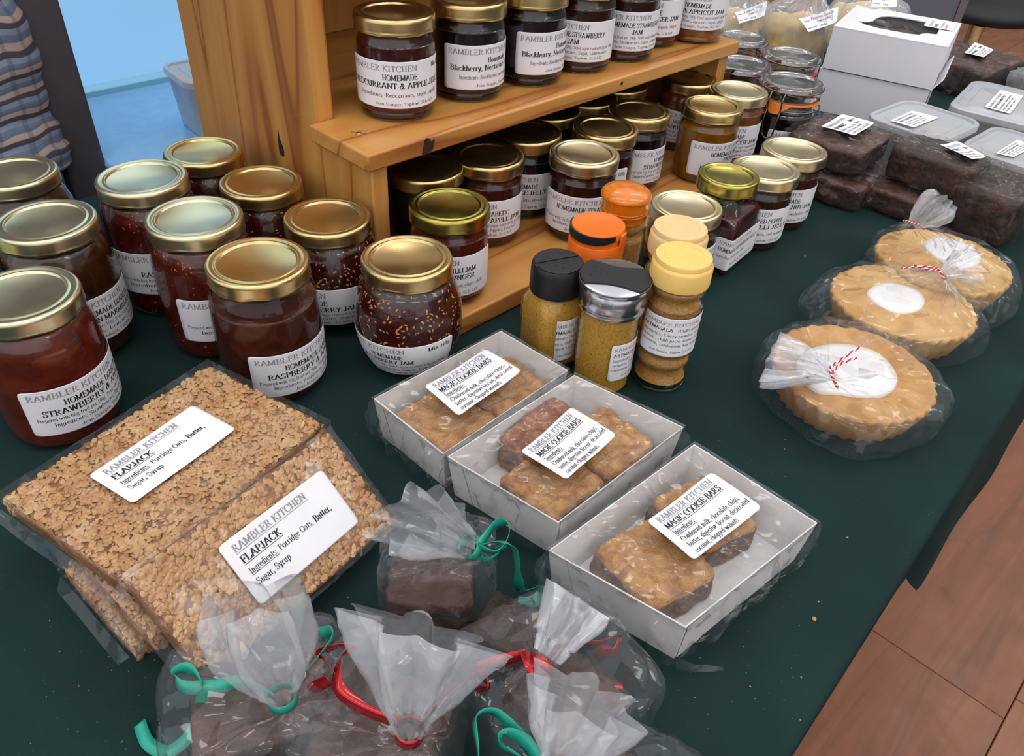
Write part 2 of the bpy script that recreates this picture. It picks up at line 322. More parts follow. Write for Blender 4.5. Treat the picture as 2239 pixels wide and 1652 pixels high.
# ------------------------------------------------------------------ a small serif alphabet drawn with pen strokes (cap height 1, x-height .66)
def _A(cx, cy, rx, ry, a, b, n=None):
    n = n or max(4, int(abs(b-a)/26)); return [(cx+rx*math.cos(rad(a+(b-a)*k/n)), cy+ry*math.sin(rad(a+(b-a)*k/n))) for k in range(n+1)]
X = .66
def _S(x): return ('s', x, 0), ('s', x, 1)
GL = {
'A': (.72, [[(.06, 0), (.36, 1)], [(.36, 1), (.66, 0)], [(.17, .36), (.55, .36)], ('s', .07, 0), ('s', .65, 0)]),
'B': (.64, [[(.15, 0), (.15, 1)], [(.03, 1), (.32, 1)]+_A(.32, .76, .2, .24, 90, -90)+[(.15, .52)], [(.32, .52)]+_A(.34, .26, .24, .26, 90, -90)+[(.03, 0)]]),
'C': (.68, [_A(.38, .5, .32, .5, 48, 318, 12), [(.62, .95), (.61, .68)]]),
'D': (.72, [[(.15, 0), (.15, 1)], [(.03, 1), (.3, 1)]+_A(.3, .5, .36, .5, 90, -90, 8)+[(.03, 0)]]),
'E': (.62, [[(.15, 0), (.15, 1)], [(.03, 1), (.55, 1), (.55, .78)], [(.15, .52), (.42, .52)], [(.42, .62), (.42, .42)], [(.03, 0), (.56, 0), (.59, .24)]]),
'F': (.56, [[(.15, 0), (.15, 1)], [(.03, 1), (.53, 1), (.53, .78)], [(.15, .52), (.4, .52)], [(.4, .62), (.4, .42)], ('s', .15, 0)]),
'G': (.72, [_A(.38, .5, .32, .5, 50, 320, 12), [(.62, .95), (.61, .68)], [(.62, .42), (.62, .12)], ('s', .62, .42)]),
'H': (.72, [[(.15, 0), (.15, 1)], [(.57, 0), (.57, 1)], [(.15, .52), (.57, .52)], *_S(.15), *_S(.57)]),
'I': (.34, [[(.17, 0), (.17, 1)], *_S(.17)]),
'J': (.46, [[(.3, 1), (.3, .2)]+_A(.16, .2, .14, .22, 0, -160, 6), [(.04, .08), (.05, .24)], ('s', .3, 1)]),
'K': (.7, [[(.15, 0), (.15, 1)], [(.58, 1), (.17, .46)], [(.28, .6), (.63, 0)], *_S(.15), ('s', .58, 1), ('s', .62, 0)]),
'L': (.6, [[(.15, 0), (.15, 1)], [(.03, 0), (.53, 0), (.57, .28)], ('s', .15, 1)]),
'M': (.88, [[(.13, 0), (.13, 1)], [(.13, 1), (.44, .08)], [(.44, .08), (.73, 1)], [(.74, 1), (.74, 0)], ('s', .11, 0), ('s', .1, 1), ('s', .74, 0), ('s', .77, 1)]),
'N': (.72, [[(.13, 0), (.13, 1)], [(.13, 1), (.59, .02)], [(.59, .02), (.59, 1)], ('s', .13, 0), ('s', .1, 1), ('s', .59, 1)]),
'O': (.74, [_A(.37, .5, .31, .5, 90, 450, 16)]),
'P': (.56, [[(.15, 0), (.15, 1)], [(.03, 1), (.3, 1)]+_A(.3, .74, .22, .26, 90, -90)+[(.15, .48)], ('s', .15, 0)]),
'Q': (.74, [_A(.37, .5, .31, .5, 90, 450, 16), [(.38, .02), (.66, -.22)]]),
'R': (.68, [[(.15, 0), (.15, 1)], [(.03, 1), (.3, 1)]+_A(.3, .75, .2, .25, 90, -90)+[(.15, .5)], [(.32, .5), (.6, 0)], ('s', .15, 0), ('s', .6, 0)]),
'S': (.54, [_A(.27, .75, .19, .25, 30, 200, 7)+[(.22, .55), (.36, .45)]+_A(.27, .25, .2, .25, 40, -160, 8), [(.44, .98), (.44, .75)], [(.08, .02), (.08, .28)]]),
'T': (.62, [[(.31, 0), (.31, 1)], [(.04, .75), (.05, 1), (.57, 1), (.58, .75)], ('s', .31, 0)]),
'U': (.72, [[(.15, 1), (.15, .3)]+_A(.36, .3, .21, .3, 180, 360, 7)+[(.57, 1)], ('s', .15, 1), ('s', .57, 1)]),
'V': (.7, [[(.08, 1), (.36, 0)], [(.36, 0), (.62, 1)], ('s', .1, 1), ('s', .6, 1)]),
'W': (.96, [[(.08, 1), (.3, 0)], [(.3, 0), (.48, .9)], [(.45, 1), (.68, 0)], [(.68, 0), (.88, 1)], ('s', .1, 1), ('s', .46, 1), ('s', .86, 1)]),
'X': (.7, [[(.1, 1), (.6, 0)], [(.6, 1), (.1, 0)], *_S(.12), *_S(.58)]),
'Y': (.68, [[(.08, 1), (.34, .48)], [(.34, .48), (.6, 1)], [(.34, .48), (.34, 0)], ('s', .1, 1), ('s', .58, 1), ('s', .34, 0)]),
'Z': (.6, [[(.08, .8), (.1, 1), (.5, 1), (.08, 0), (.52, 0), (.54, .22)]]),
'a': (.44, [_A(.2, .5, .13, .16, 160, 20, 4)+[(.32, .1), (.4, .02)], [(.32, .38)]+_A(.18, .18, .13, .17, 80, 300, 6)+[(.32, .12)]]),
'b': (.5, [[(.12, 0), (.12, 1)], _A(.27, .33, .16, .33, 140, -140, 9), [(.02, 1), (.12, 1)]]),
'c': (.44, [_A(.25, .33, .18, .33, 45, 315, 9)]),
'd': (.5, [[(.38, 0), (.38, 1)], _A(.22, .33, .16, .33, 40, 320, 9), [(.28, 1), (.38, 1)], [(.38, 0), (.47, .02)]]),
'e': (.44, [[(.08, .38), (.38, .38)]+_A(.23, .36, .16, .3, 5, 180, 6)+_A(.25, .33, .18, .33, 190, 315, 6)]),
'f': (.34, [[(.15, 0), (.15, .8)]+_A(.26, .8, .11, .2, 180, 50, 5), [(.03, X), (.3, X)], ('s', .15, 0)]),
'g': (.48, [_A(.22, .44, .15, .22, 0, 360, 10), [(.14, .24), (.12, .1), (.34, .06)]+_A(.22, -.12, .18, .16, 50, -230, 9), [(.34, .6), (.45, .64)]]),
'h': (.5, [[(.12, 0), (.12, 1)], [(.12, .5)]+_A(.25, .46, .12, .2, 140, 0, 5)+[(.37, 0)], ('s', .12, 0), ('s', .38, 0), [(.02, 1), (.12, 1)]]),
'i': (.27, [[(.14, 0), (.14, X)], ('s', .14, 0), [(.04, X), (.14, X)], [(.14, .86), (.14, .98)]]),
'j': (.27, [[(.15, X), (.15, -.1)]+_A(.06, -.1, .09, .14, 0, -120, 4), [(.15, .86), (.15, .98)]]),
'k': (.5, [[(.12, 0), (.12, 1)], [(.4, X), (.14, .3)], [(.22, .4), (.44, 0)], ('s', .12, 0), ('s', .4, X), ('s', .43, 0)]),
'l': (.27, [[(.14, 0), (.14, 1)], ('s', .14, 0), [(.04, 1), (.14, 1)]]),
'm': (.76, [[(.12, 0), (.12, X)], [(.12, .48)]+_A(.25, .46, .12, .2, 140, 0, 5)+[(.37, 0)], [(.37, .48)]+_A(.5, .46, .12, .2, 140, 0, 5)+[(.62, 0)], ('s', .12, 0), ('s', .37, 0), ('s', .63, 0), [(.02, X), (.12, X)]]),
'n': (.5, [[(.12, 0), (.12, X)], [(.12, .48)]+_A(.25, .46, .12, .2, 140, 0, 5)+[(.37, 0)], ('s', .12, 0), ('s', .38, 0), [(.02, X), (.12, X)]]),
'o': (.5, [_A(.25, .33, .19, .33, 90, 450, 12)]),
'p': (.5, [[(.12, -.3), (.12, X)], _A(.27, .33, .16, .33, 140, -140, 9), ('s', .12, -.3), [(.02, X), (.12, X)]]),
'q': (.5, [[(.38, -.3), (.38, X)], _A(.22, .33, .16, .33, 40, 320, 9), ('s', .38, -.3)]),
'r': (.36, [[(.12, 0), (.12, X)], [(.12, .44)]+_A(.24, .46, .12, .19, 150, 60, 4), ('s', .12, 0), [(.02, X), (.12, X)]]),
's': (.38, [_A(.19, .5, .12, .16, 30, 200, 6)+[(.16, .37), (.26, .29)]+_A(.19, .17, .13, .17, 40, -160, 6)]),
't': (.3, [[(.13, .86), (.13, .12)]+_A(.22, .12, .09, .12, 180, 300, 4), [(.02, X), (.26, X)]]),
'u': (.5, [[(.12, X), (.12, .2)]+_A(.24, .2, .12, .2, 180, 320, 5)+[(.37, .16)], [(.37, X), (.37, 0), (.47, 0)], [(.02, X), (.12, X)]]),
'v': (.48, [[(.05, X), (.24, 0)], [(.24, 0), (.42, X)], ('s', .06, X), ('s', .41, X)]),
'w': (.7, [[(.05, X), (.2, 0)], [(.2, 0), (.34, X)], [(.34, X), (.5, 0)], [(.5, 0), (.64, X)], ('s', .06, X), ('s', .63, X)]),
'x': (.48, [[(.06, X), (.42, 0)], [(.42, X), (.06, 0)], ('s', .08, 0), ('s', .41, 0), ('s', .08, X), ('s', .4, X)]),
'y': (.48, [[(.05, X), (.25, 0)], [(.43, X), (.18, -.28), (.06, -.26)], ('s', .06, X), ('s', .42, X)]),
'z': (.44, [[(.06, .5), (.07, X), (.37, X), (.06, 0), (.38, 0), (.39, .16)]]),
'0': (.5, [_A(.25, .5, .18, .5, 90, 450, 14)]), '1': (.5, [[(.12, .85), (.26, 1), (.26, 0)], ('s', .26, 0)]),
'2': (.5, [_A(.24, .72, .17, .28, 160, -20, 8)+[(.06, 0), (.42, 0), (.45, .15)]]), '3': (.5, [_A(.22, .77, .16, .23, 150, -80, 7)+_A(.22, .27, .2, .27, 80, -150, 8)]),
'4': (.5, [[(.34, 0), (.34, 1), (.04, .3), (.47, .3)]]), '5': (.5, [[(.42, 1), (.14, 1), (.11, .6)]+_A(.22, .32, .2, .32, 110, -150, 9)]),
'6': (.5, [[(.42, .98)]+_A(.26, .33, .2, .66, 110, 180, 5)+_A(.25, .3, .18, .3, 180, 540, 12)]), '7': (.5, [[(.05, .82), (.08, 1), (.45, 1), (.2, 0)]]),
'8': (.5, [_A(.25, .76, .15, .24, 270, 630, 10), _A(.25, .27, .18, .27, 90, 450, 12)]), '9': (.5, [_A(.25, .7, .18, .3, 0, 360, 12)+_A(.23, .67, .2, .66, 0, -80, 5)]),
'&': (.8, [[(.74, .55), (.62, .52), (.4, .05)]+_A(.28, .26, .21, .27, -60, -260, 8)+[(.44, .7)]+_A(.36, .82, .1, .18, -40, 180, 7)+[(.3, .6), (.68, 0), (.78, .06)]]),
'.': (.25, [[(.1, 0), (.1, .12)]]), ',': (.25, [[(.11, .12), (.11, .02), (.06, -.16)]]), ':': (.27, [[(.12, 0), (.12, .12)], [(.12, .5), (.12, .62)]]),
'(': (.32, [_A(.34, .4, .22, .62, 130, 230, 6)]), ')': (.32, [_A(-.02, .4, .22, .62, 50, -50, 6)]), '-': (.32, [[(.04, .32), (.26, .32)]]), '/': (.3, [[(.02, -.1), (.28, 1)]]), "'": (.2, [[(.1, .75), (.1, 1)]]),
' ': (.26, []),
}
def text_polys(t, bold=False, grey=False):
    """list of quads (2-D) and total width, cap height = 1"""
    tk, tn = (.19, .07) if bold else (.12, .05)
    if grey: tk, tn = .15, .06
    x = 0.0; Q = []
    sx = 1.08 if bold else 1.0
    for ch in t:
        wd, st = GL.get(ch, GL['o'])
        for s in st:
            if s[0] == 's':
                cx, cy = x+s[1]*sx, s[2]; h = tn*1.1; hw = .15 if bold else .125
                yy = cy if cy <= 0 else cy-h
                Q.append(((cx-hw, yy), (cx+hw, yy), (cx+hw, yy+h), (cx-hw, yy+h))); continue
            P = [(x+a*sx, b) for a, b in s]; m = len(P); L = []
            for i in range(m):
                a = P[max(i-1, 0)]; b = P[min(i+1, m-1)]; dx, dy = b[0]-a[0], b[1]-a[1]; d = math.hypot(dx, dy) or 1; dx /= d; dy /= d
                ang = math.atan2(dy, dx); wv = max(tn, tk*abs(math.sin(ang-rad(-18)))**1.3)
                nx, ny = -dy*wv/2, dx*wv/2; L.append(((P[i][0]+nx, P[i][1]+ny), (P[i][0]-nx, P[i][1]-ny)))
            for i in range(m-1): Q.append((L[i][0], L[i][1], L[i+1][1], L[i+1][0]))
        x += wd*sx+.03
    return Q, max(x-.03, .1)
_tp = {}
def text_quads(t, bold, grey):
    k = (t, bold, grey)
    if k not in _tp: _tp[k] = text_polys(t, bold, grey)
    return _tp[k]
def layout(lines):
    """lines: (text, x, y_base, cap_h, width|None, style) style chars: b bold, g grey, u underline, c centre on x, r red, e right-align.  -> {matname: quads}"""
    out = {}
    for ln in lines:
        t, x, y, h, wd, st = ln
        Q, tw = text_quads(t, 'b' in st, 'g' in st); sy = h; sx = (wd/tw) if wd else h*.98
        full = tw*sx
        if 'c' in st: x -= full/2
        if 'e' in st: x -= full
        mt = 'grey_ink' if 'g' in st else 'red_ink' if 'r' in st else 'blue_ink' if 'p' in st else 'ink'
        L = out.setdefault(mt, [])
        for q in Q: L.append([(x+a*sx, y+b*sy) for a, b in q])
        if 'u' in st:
            k = max(2, int(full/.004))
            for i in range(k):
                a, b = x+full*i/k, x+full*(i+1)/k; L.append([(a, y-.26*h), (b, y-.26*h), (b, y-.19*h), (a, y-.19*h)])
    return out
def paper(name_parent, W, Hh, fmap, lines, parent, corner=.0025, nx=20, ny=6, eps=.00025, mat='paper', label=None):
    """a label of W x Hh mapped into space by fmap(s, t, offset); its print is a child mesh"""
    ts = [0, corner*.3, corner]+[corner+(Hh-2*corner)*k/ny for k in range(1, ny)]+[Hh-corner, Hh-corner*.3, Hh]
    V = []; Fc = []
    for t in ts:
        e = min(t, Hh-t); ins = corner-math.sqrt(max(0, corner**2-(corner-e)**2)) if e < corner else 0
        V += [fmap(ins+(W-2*ins)*k/nx, t, .0) for k in range(nx+1)]
    for j in range(len(ts)-1): Fc += [(j*(nx+1)+k, j*(nx+1)+k+1, (j+1)*(nx+1)+k+1, (j+1)*(nx+1)+k) for k in range(nx)]
    lab = add('label', V, Fc, M[mat], parent, True)
    lab.data.materials.clear(); lab.data.materials.append(M[mat]); solid(lab, .0002, 1)
    if label: lab['label'] = label
    for mt, qs in layout(lines).items():
        V = []; Fc = []
        for q in qs:
            n = len(V); V += [fmap(a, b, eps) for a, b in q]; Fc.append((n, n+1, n+2, n+3))
        if V: add('lettering', V, Fc, M[mt], lab)
    return lab
def jam_lines(W, Hh, l1, l2, prep, ingr, minw=None, kitchen='RAMBLER KITCHEN'):
    L = [(kitchen, .004*W/.1, Hh*.80, Hh*.12, W*.6, 'g')]
    if minw: L.append((minw, W*.97, Hh*.80, Hh*.10, W*.17, 'be'))
    L += [(l1, W*.5, Hh*.61, Hh*.12, None, 'bc'), (l2, W*.5, Hh*.44, Hh*.12, min(W*.88, len(l2)*Hh*.1), 'bc')]
    if prep: L += [(prep, W*.5, Hh*.32, Hh*.075, W*.9, 'c'), (ingr, W*.5, Hh*.195, Hh*.08, W*.72, 'c')]
    else: L += [(ingr, W*.5, Hh*.25, Hh*.085, W*.72, 'c')]
    L.append(('Jean Stanger, Taplow, SL6 0JT', W*.55, Hh*.07, Hh*.065, W*.52, 'c'))
    return L
# ------------------------------------------------------------------ floor
fl = tag(add('floor', [(-6, -6, -.02), (9, -6, -.02), (9, 11, -.02), (-6, 11, -.02)], [(0, 1, 2, 3)], plain('dark_floor_joint', '#2a1c15', .8)), kind='structure')
def board_mesh(name, dx, dy, dz, mat, bv=.0012):
    x, y = dx/2, dy/2
    V = [(-x, -y, -dz), (x, -y, -dz), (x, y, -dz), (-x, y, -dz), (-x, -y, -bv), (x, -y, -bv), (x, y, -bv), (-x, y, -bv),
         (-x+bv, -y+bv, 0), (x-bv, -y+bv, 0), (x-bv, y-bv, 0), (-x+bv, y-bv, 0)]
    Fc = [(8, 9, 10, 11)]+[(i, (i+1) % 4, 4+(i+1) % 4, 4+i) for i in range(4)]+[(4+i, 4+(i+1) % 4, 8+(i+1) % 4, 8+i) for i in range(4)]
    return mesh(name, V, Fc, mat)
PW, PL = .222, 1.34
pm = board_mesh('plank', PL-.0012, PW-.0012, .018, M['floor'])
for r in range(-5, 15):
    v0 = -.404+r*PW; off = .672 if r == -1 else (.672+.47*((r*7) % 5)+.21*r) % PL
    for k in range(-2, 6):
        uc = off+(k+.5)*PL; q = SO+SU*uc+SV*(v0+PW/2)
        if not (-1.6 < q.x < 5.2 and -1.2 < q.y < 7.6): continue
        o = link('plank', pm, fl); o.location = (q.x, q.y, 0); o.rotation_euler = (0, 0, SA)
wm = plain('warm_grey_wall', '#8b8f8a', .8)  # unseen walls, added and sized to shape the light and the reflections
for nm, V in (('unseen_wall_back', [(-6, 7.6, 0), (9, 7.6, 0), (9, 7.6, 6), (-6, 7.6, 6)]), ('unseen_wall_right', [(7.5, -5, 0), (7.5, 7.6, 0), (7.5, 7.6, 4.2), (7.5, -5, 4.2)]),
              ('unseen_wall_front', [(-6, -5, 0), (9, -5, 0), (9, -5, .7), (-6, -5, .7)]), ('unseen_wall_left', [(-5.5, -5, 0), (-5.5, 7.6, 0), (-5.5, 7.6, .7), (-5.5, -5, .7)])):
    tag(solid(add(nm, V, [(0, 1, 2, 3)], wm), .1), kind='structure')
# ------------------------------------------------------------------ trestle table and its cloth
E0 = Vector((.42, .51)); EE = Vector((math.cos(rad(50)), math.sin(rad(50)))); EN = Vector((-EE.y, EE.x)); EA = rad(50)
def TP(s, t, z=0.0): q = E0+EE*s+EN*t; return Vector((q.x, q.y, TZ+z))
S0, S1, TD = -1.02, 1.02, .82
def cloth_z(s, t):
    k = math.exp(-max(t, 0)/.07)*(1 if s > -.12 else math.exp((s+.12)/.05))
    z = .0022*k*math.sin((s*.9+t*1.3)*46+1.2*math.sin(s*9))+.0011*k*math.sin(s*75+t*20)
    return z+.0006*fbm(s*5, t*5)*min(1, max(0, t)/.03)
Vc = []; Fc = []
ss = [S0+(S1-S0)*i/200 for i in range(201)]
def flare(s):
    a = min(1, max(0, (s+.187)/.05)); a = a*a*(3-2*a)
    return a*(.0118+.002*math.sin(s*17)+.001*math.sin(s*41)), a
rows = []
hem = .118
dn = [1, .9, .8, .68, .56, .44, .33, .22, .14, .08, .04, .015]
for d in dn: rows.append(('f', d))
for t in [0.0, .002, .006, .012]+[.012+(TD-.03)*k/66 for k in range(1, 67)]+[TD-.006, TD-.002, TD]: rows.append(('t', t))
for d in dn[::-1]: rows.append(('b', d))
for kd, d in rows:
    for s in ss:
        if kd == 't':
            e = min(d, TD-d); drop = -(.006-math.sqrt(max(0, .006**2-(.006-e)**2))) if e < .006 else 0
            Vc.append(TP(s, d, cloth_z(s, d)*min(1, e/.006)+drop))
        elif kd == 'f':
            f, a = flare(s); hl = hem*(.5+.5*a)
            Vc.append(TP(s, -f*d**.8+.02*(1-a)*min(1,d*3), -.006-d*hl+.0012*math.sin(s*60)*d))
        else: Vc.append(TP(s, TD+.012*d*(1+math.sin(s*25)), -.006-d*.3))
nS = len(ss)
for j in range(len(rows)-1): Fc += [(j*nS+i, j*nS+i+1, (j+1)*nS+i+1, (j+1)*nS+i) for i in range(nS-1)]
tc = add('tablecloth', Vc, Fc, M['cloth'], None, True)
tag(tc, 'dark green cloth covering the whole stall table', 'tablecloth')
tb = thing('trestle_table', 'folding trestle table hidden beneath the dark green cloth', 'table', TP(0, TD/2, -TZ), EA)
mb = MB().box((0, 0, TZ-.022), (S1-S0-.02, TD-.02, .03)); bevel(mb.build('tabletop', plain('table_board', '#8a7a66', .6), tb), .004)
for sx in (-.8, .8):
    for sy in (-.3, .3): MB().tube([(sx, sy, 0), (sx, sy, TZ-.036)], .014, 10).build('leg', M['frame'], tb, True, 40)
# ------------------------------------------------------------------ frosted window behind the table
win = tag(bpy.data.objects.new('window_1', None), kind='structure'); COL.objects.link(win)
def uvbox(name, u0, u1, v0, v1, z0, z1, mat, parent=None, bv=.002):
    """box in the stand's frame, object origin at its centre, local x along u, y along v"""
    c = UVp((u0+u1)/2, (v0+v1)/2, (z0+z1)/2)
    o = MB().box((0, 0, 0), (u1-u0, v1-v0, z1-z0)).build(name, mat, parent)
    o.location = c; o.rotation_euler = (0, 0, SA)
    if bv: bevel(o, bv)
    return o
mg, nt, out = newmat('frosted_daylit_glass'); N = NT(nt)
em = N.n('ShaderNodeEmission'); em.inputs[0].default_value = (.27, .55, .88, 1); em.inputs[1].default_value = .82
gl = N.n('ShaderNodeBsdfGlossy'); gl.inputs['Roughness'].default_value = .25; gl.inputs[0].default_value = (.1, .1, .1, 1)
ad = N.n('ShaderNodeAddShader'); N.l(em.outputs[0], ad.inputs[0]); N.l(gl.outputs[0], ad.inputs[1]); N.l(ad.outputs[0], out.inputs['Surface'])
mg2, nt, out = newmat('bright_sky_glass'); N = NT(nt)
em = N.n('ShaderNodeEmission'); em.inputs[0].default_value = (.62, .85, 1.0, 1); em.inputs[1].default_value = 1.5; N.l(em.outputs[0], out.inputs['Surface'])
for u0, u1 in ((-.085, .55), (-1.3, -.1)):
    uvbox('pane', u0, u1, .695, .70, -.74, .34, mg, win, 0); uvbox('transom', u0, u1, .69, .71, .34, .37, M['frame'], win, 0); uvbox('pane', u0, u1, .695, .70, .37, 1.6, mg2, win, 0)
ms = plain('pale_gloss_sill', '#86b6e2', .22, coat=.4)
uvbox('sill', -.05, .55, .43, .70, -.04, -.012, ms, win, .004)
uvbox('bottom_rail', -.05, .55, .672, .695, -.012, -.002, M['glass_g'], win, .002)
uvbox('mullion', -.091, -.048, .46, .53, -.74, 1.5, M['frame'], win, .003)
uvbox('gasket', -.0965, -.091, .463, .53, -.74, 1.5, M['rubber'], win, 0)
uvbox('sill_support', .0, .5, .52, .69, -.74, -.04, ms, win, 0)
# ------------------------------------------------------------------ pine display stand
st = thing('display_stand', 'orange pine display stand with a shelf of jam jars', 'stand', UVp(0, 0, 0), SA)
def board(name, u0, u1, v0, v1, z0, z1, mat, bv=.002, parent=st):
    c = ((u0+u1)/2, (v0+v1)/2, (z0+z1)/2)
    o = MB().box((0, 0, 0), (u1-u0, v1-v0, z1-z0)).build(name, mat, parent, loc=c); return bevel(o, bv)
base = board('base_board', .0, .528, -.081, .32, .0, .018, M['pine_x'])
_L = [(-.0035, 0), (.5295, 0), (.5295, .30), (.0228, .30), (.0228, .08), (-.0035, .08)]
def lshape(name, L, z0, z1):
    m = len(L); c = (.263, .15, (z0+z1)/2); h = (z1-z0)/2
    V = [(x-c[0], y-c[1], z) for z in (-h, h) for x, y in L]
    o = add(name, V, [tuple(range(m))[::-1], tuple(range(m, 2*m))]+[(i, (i+1) % m, m+(i+1) % m, m+i) for i in range(m)], M['pine_x'], st, loc=c); return bevel(o, .0018)
shelf = lshape('shelf', _L, .1235, .138)
sl = board('lower_side_panel', .0055, .0215, .009, .0795, .018, .1235, M['pine_z'], .0015)
board('lower_side_panel', .508, .526, .009, .30, .018, .1235, M['pine_z'], .0015)
pl = board('upright_panel', .0045, .0228, .0805, .303, .018, .62, M['pine_z'], .003)
board('back_panel', .0228, .526, .285, .30, .138, .62, M['pine_z'], .0015)
board('upper_shelf', .0228, .526, .079, .285, .292, .3065, M['pine_x'], .0018)
board('lower_back_panel', .0228, .508, .285, .30, .018, .1235, M['pine_z'], .0015)
# knots, nail and end grain on the shelf
def blob(name, c, ax, ay, pts, mat, parent, dep=.0006):
    ax = Vector(ax); ay = Vector(ay); n = ax.cross(ay); c = Vector(c)
    pts = [(v.x, v.y) for v in catmull([(a, b, 0) for a, b in pts], 4, True)]
    V = [c+n*dep*.3]+[c+ax*a+ay*b+n*.0001 for a, b in pts]; m = len(pts)
    return add(name, V, [(0, 1+i, 1+(i+1) % m) for i in range(m)], mat, parent, True)
sc_ = Vector(((-.0035+.5295)/2, .15, .13075))
blob('knot', Vector((.057, -.0002, .1313))-sc_, (1, 0, 0), (0, 0, 1), [(-.0065, -.0066), (.003, -.0058), (.006, -.001), (.0065, .004), (.0035, .002), (.001, .0055), (-.003, .0062), (-.005, .001)], M['knot'], shelf)
blob('knot', Vector((.31, -.0002, .132))-sc_, (1, 0, 0), (0, 0, 1), [(-.002, -.001), (.001, -.002), (.0018, .001), (-.001, .0016)], M['knot'], shelf)
MB().lathe([(.0001, .0004), (.0022, .0002), (.0024, 0)], 12).build('nail_head', M['steel'], shelf, True, None, Vector((.018, .041, .138))-sc_)
for a in (.4, 2.1, 3.6, 5.2):
    d = Vector((math.cos(a), math.sin(a), 0)); MB().tube([Vector((.018, .041, .1381))-sc_+d*.002, Vector((.018, .041, .1381))-sc_+d*.0065], .0002, 4).build('crack', M['knot'], shelf)
pc = Vector((.01365, .19175, .319))
blob('knot', Vector((.0044, .145, .10))-pc, (0, -1, 0), (0, 0, 1), [(-.003, -.011), (.004, -.012), (.005, -.004), (.001, .004), (0, .012), (-.0025, .003)], M['knot'], pl)
blob('knot', Vector((.0044, .165, .225))-pc, (0, -1, 0), (0, 0, 1), [(-.0012, -.005), (.001, -.006), (.002, .0), (.0005, .006), (-.0016, .003)], M['knot'], pl)
blob('knot', Vector((.0044, .235, .205))-pc, (0, -1, 0), (0, 0, 1), [(-.001, -.002), (.001, -.002), (.001, .002), (-.001, .002)], M['knot'], pl)
# ------------------------------------------------------------------ jars
def lid_mesh(R, mat, h=.0125):
    k = ('lid', round(R, 4), mat, h)
    if k in CA: return CA[k]
    n = 96
    prof = [(.0001, -.0016), (R*.74, -.0016), (R*.755, -.0013), (R*.765, -.0002), (R*.79, .0001), (R*.82, -.0006), (R*.85, -.0006), (R*.875, .0), (R*.945, .0002), (R*.975, -.0003), (R*.993, -.0014), (R, -.003), (R*.995, -h*.7), (R*1.0, -h*.8), (R*1.005, -h*.9), (R*.99, -h), (R*.95, -h)]
    V, Fc = lathe(prof, n)
    # pressed lugs give the skirt a faintly wavy lower edge
    W = []
    for i, (r, z) in enumerate(prof):
        for q in range(n):
            x, y, zz = V[i*n+q]
            if i >= len(prof)-5:
                f = 1-.012*max(0, math.cos(6*2*PI*q/n)); x *= f; y *= f
                if i >= len(prof)-3: zz += .0009*max(0, math.cos(6*2*PI*q/n))
            W.append((x, y, zz))
    CA[k] = mesh('lid', W, Fc, M[mat], True); return CA[k]
CA = {}
def smooth_prof(P, n=5):
    return [(max(v.x, .0001), v.y) for v in catmull([(r, z, 0) for r, z in P], n)]
def prof_straight(R, H):
    n = R*.955; t = H-.0125
    return [(.0001, .0014), (R*.75, .0014), (R*.85, .0), (R*.95, .0012), (R*.99, .005), (R*.975, .0085), (R, .0125), (R, t-.013), (R*.99, t-.0085), (R*.945, t-.0045), (n*.97, t-.001), (n*.96, t+.006)]
def prof_big(R, H, rl):
    t = H-.0125
    return [(.0001, .0014), (R*.7, .0014), (R*.8, .0), (R*.92, .0025), (R*.975, .009), (R, .02), (R*1.01, t*.6), (R, t-.022), (R*.975, t-.0125), (rl*.985, t-.005), (rl*.93, t-.001), (rl*.92, t+.006)]
def prof_globe(R, H, rl):
    t = H-.0125
    return [(.0001, .0014), (R*.6, .0014), (R*.66, .0), (R*.73, .003), (R*.87, .015), (R*.975, .03), (R, t*.56), (R*.965, t*.73), (R*.86, t*.9), (rl*.94, t-.003), (rl*.91, t), (rl*.9, t+.006)]
def r_at(prof, z):
    for (r0, z0), (r1, z1) in zip(prof, prof[1:]):
        if z0 <= z <= z1 and z1 > z0 and r1 > .3*prof[-1][0]: return r0+(r1-r0)*(z-z0)/(z1-z0)
    return prof[-1][0]
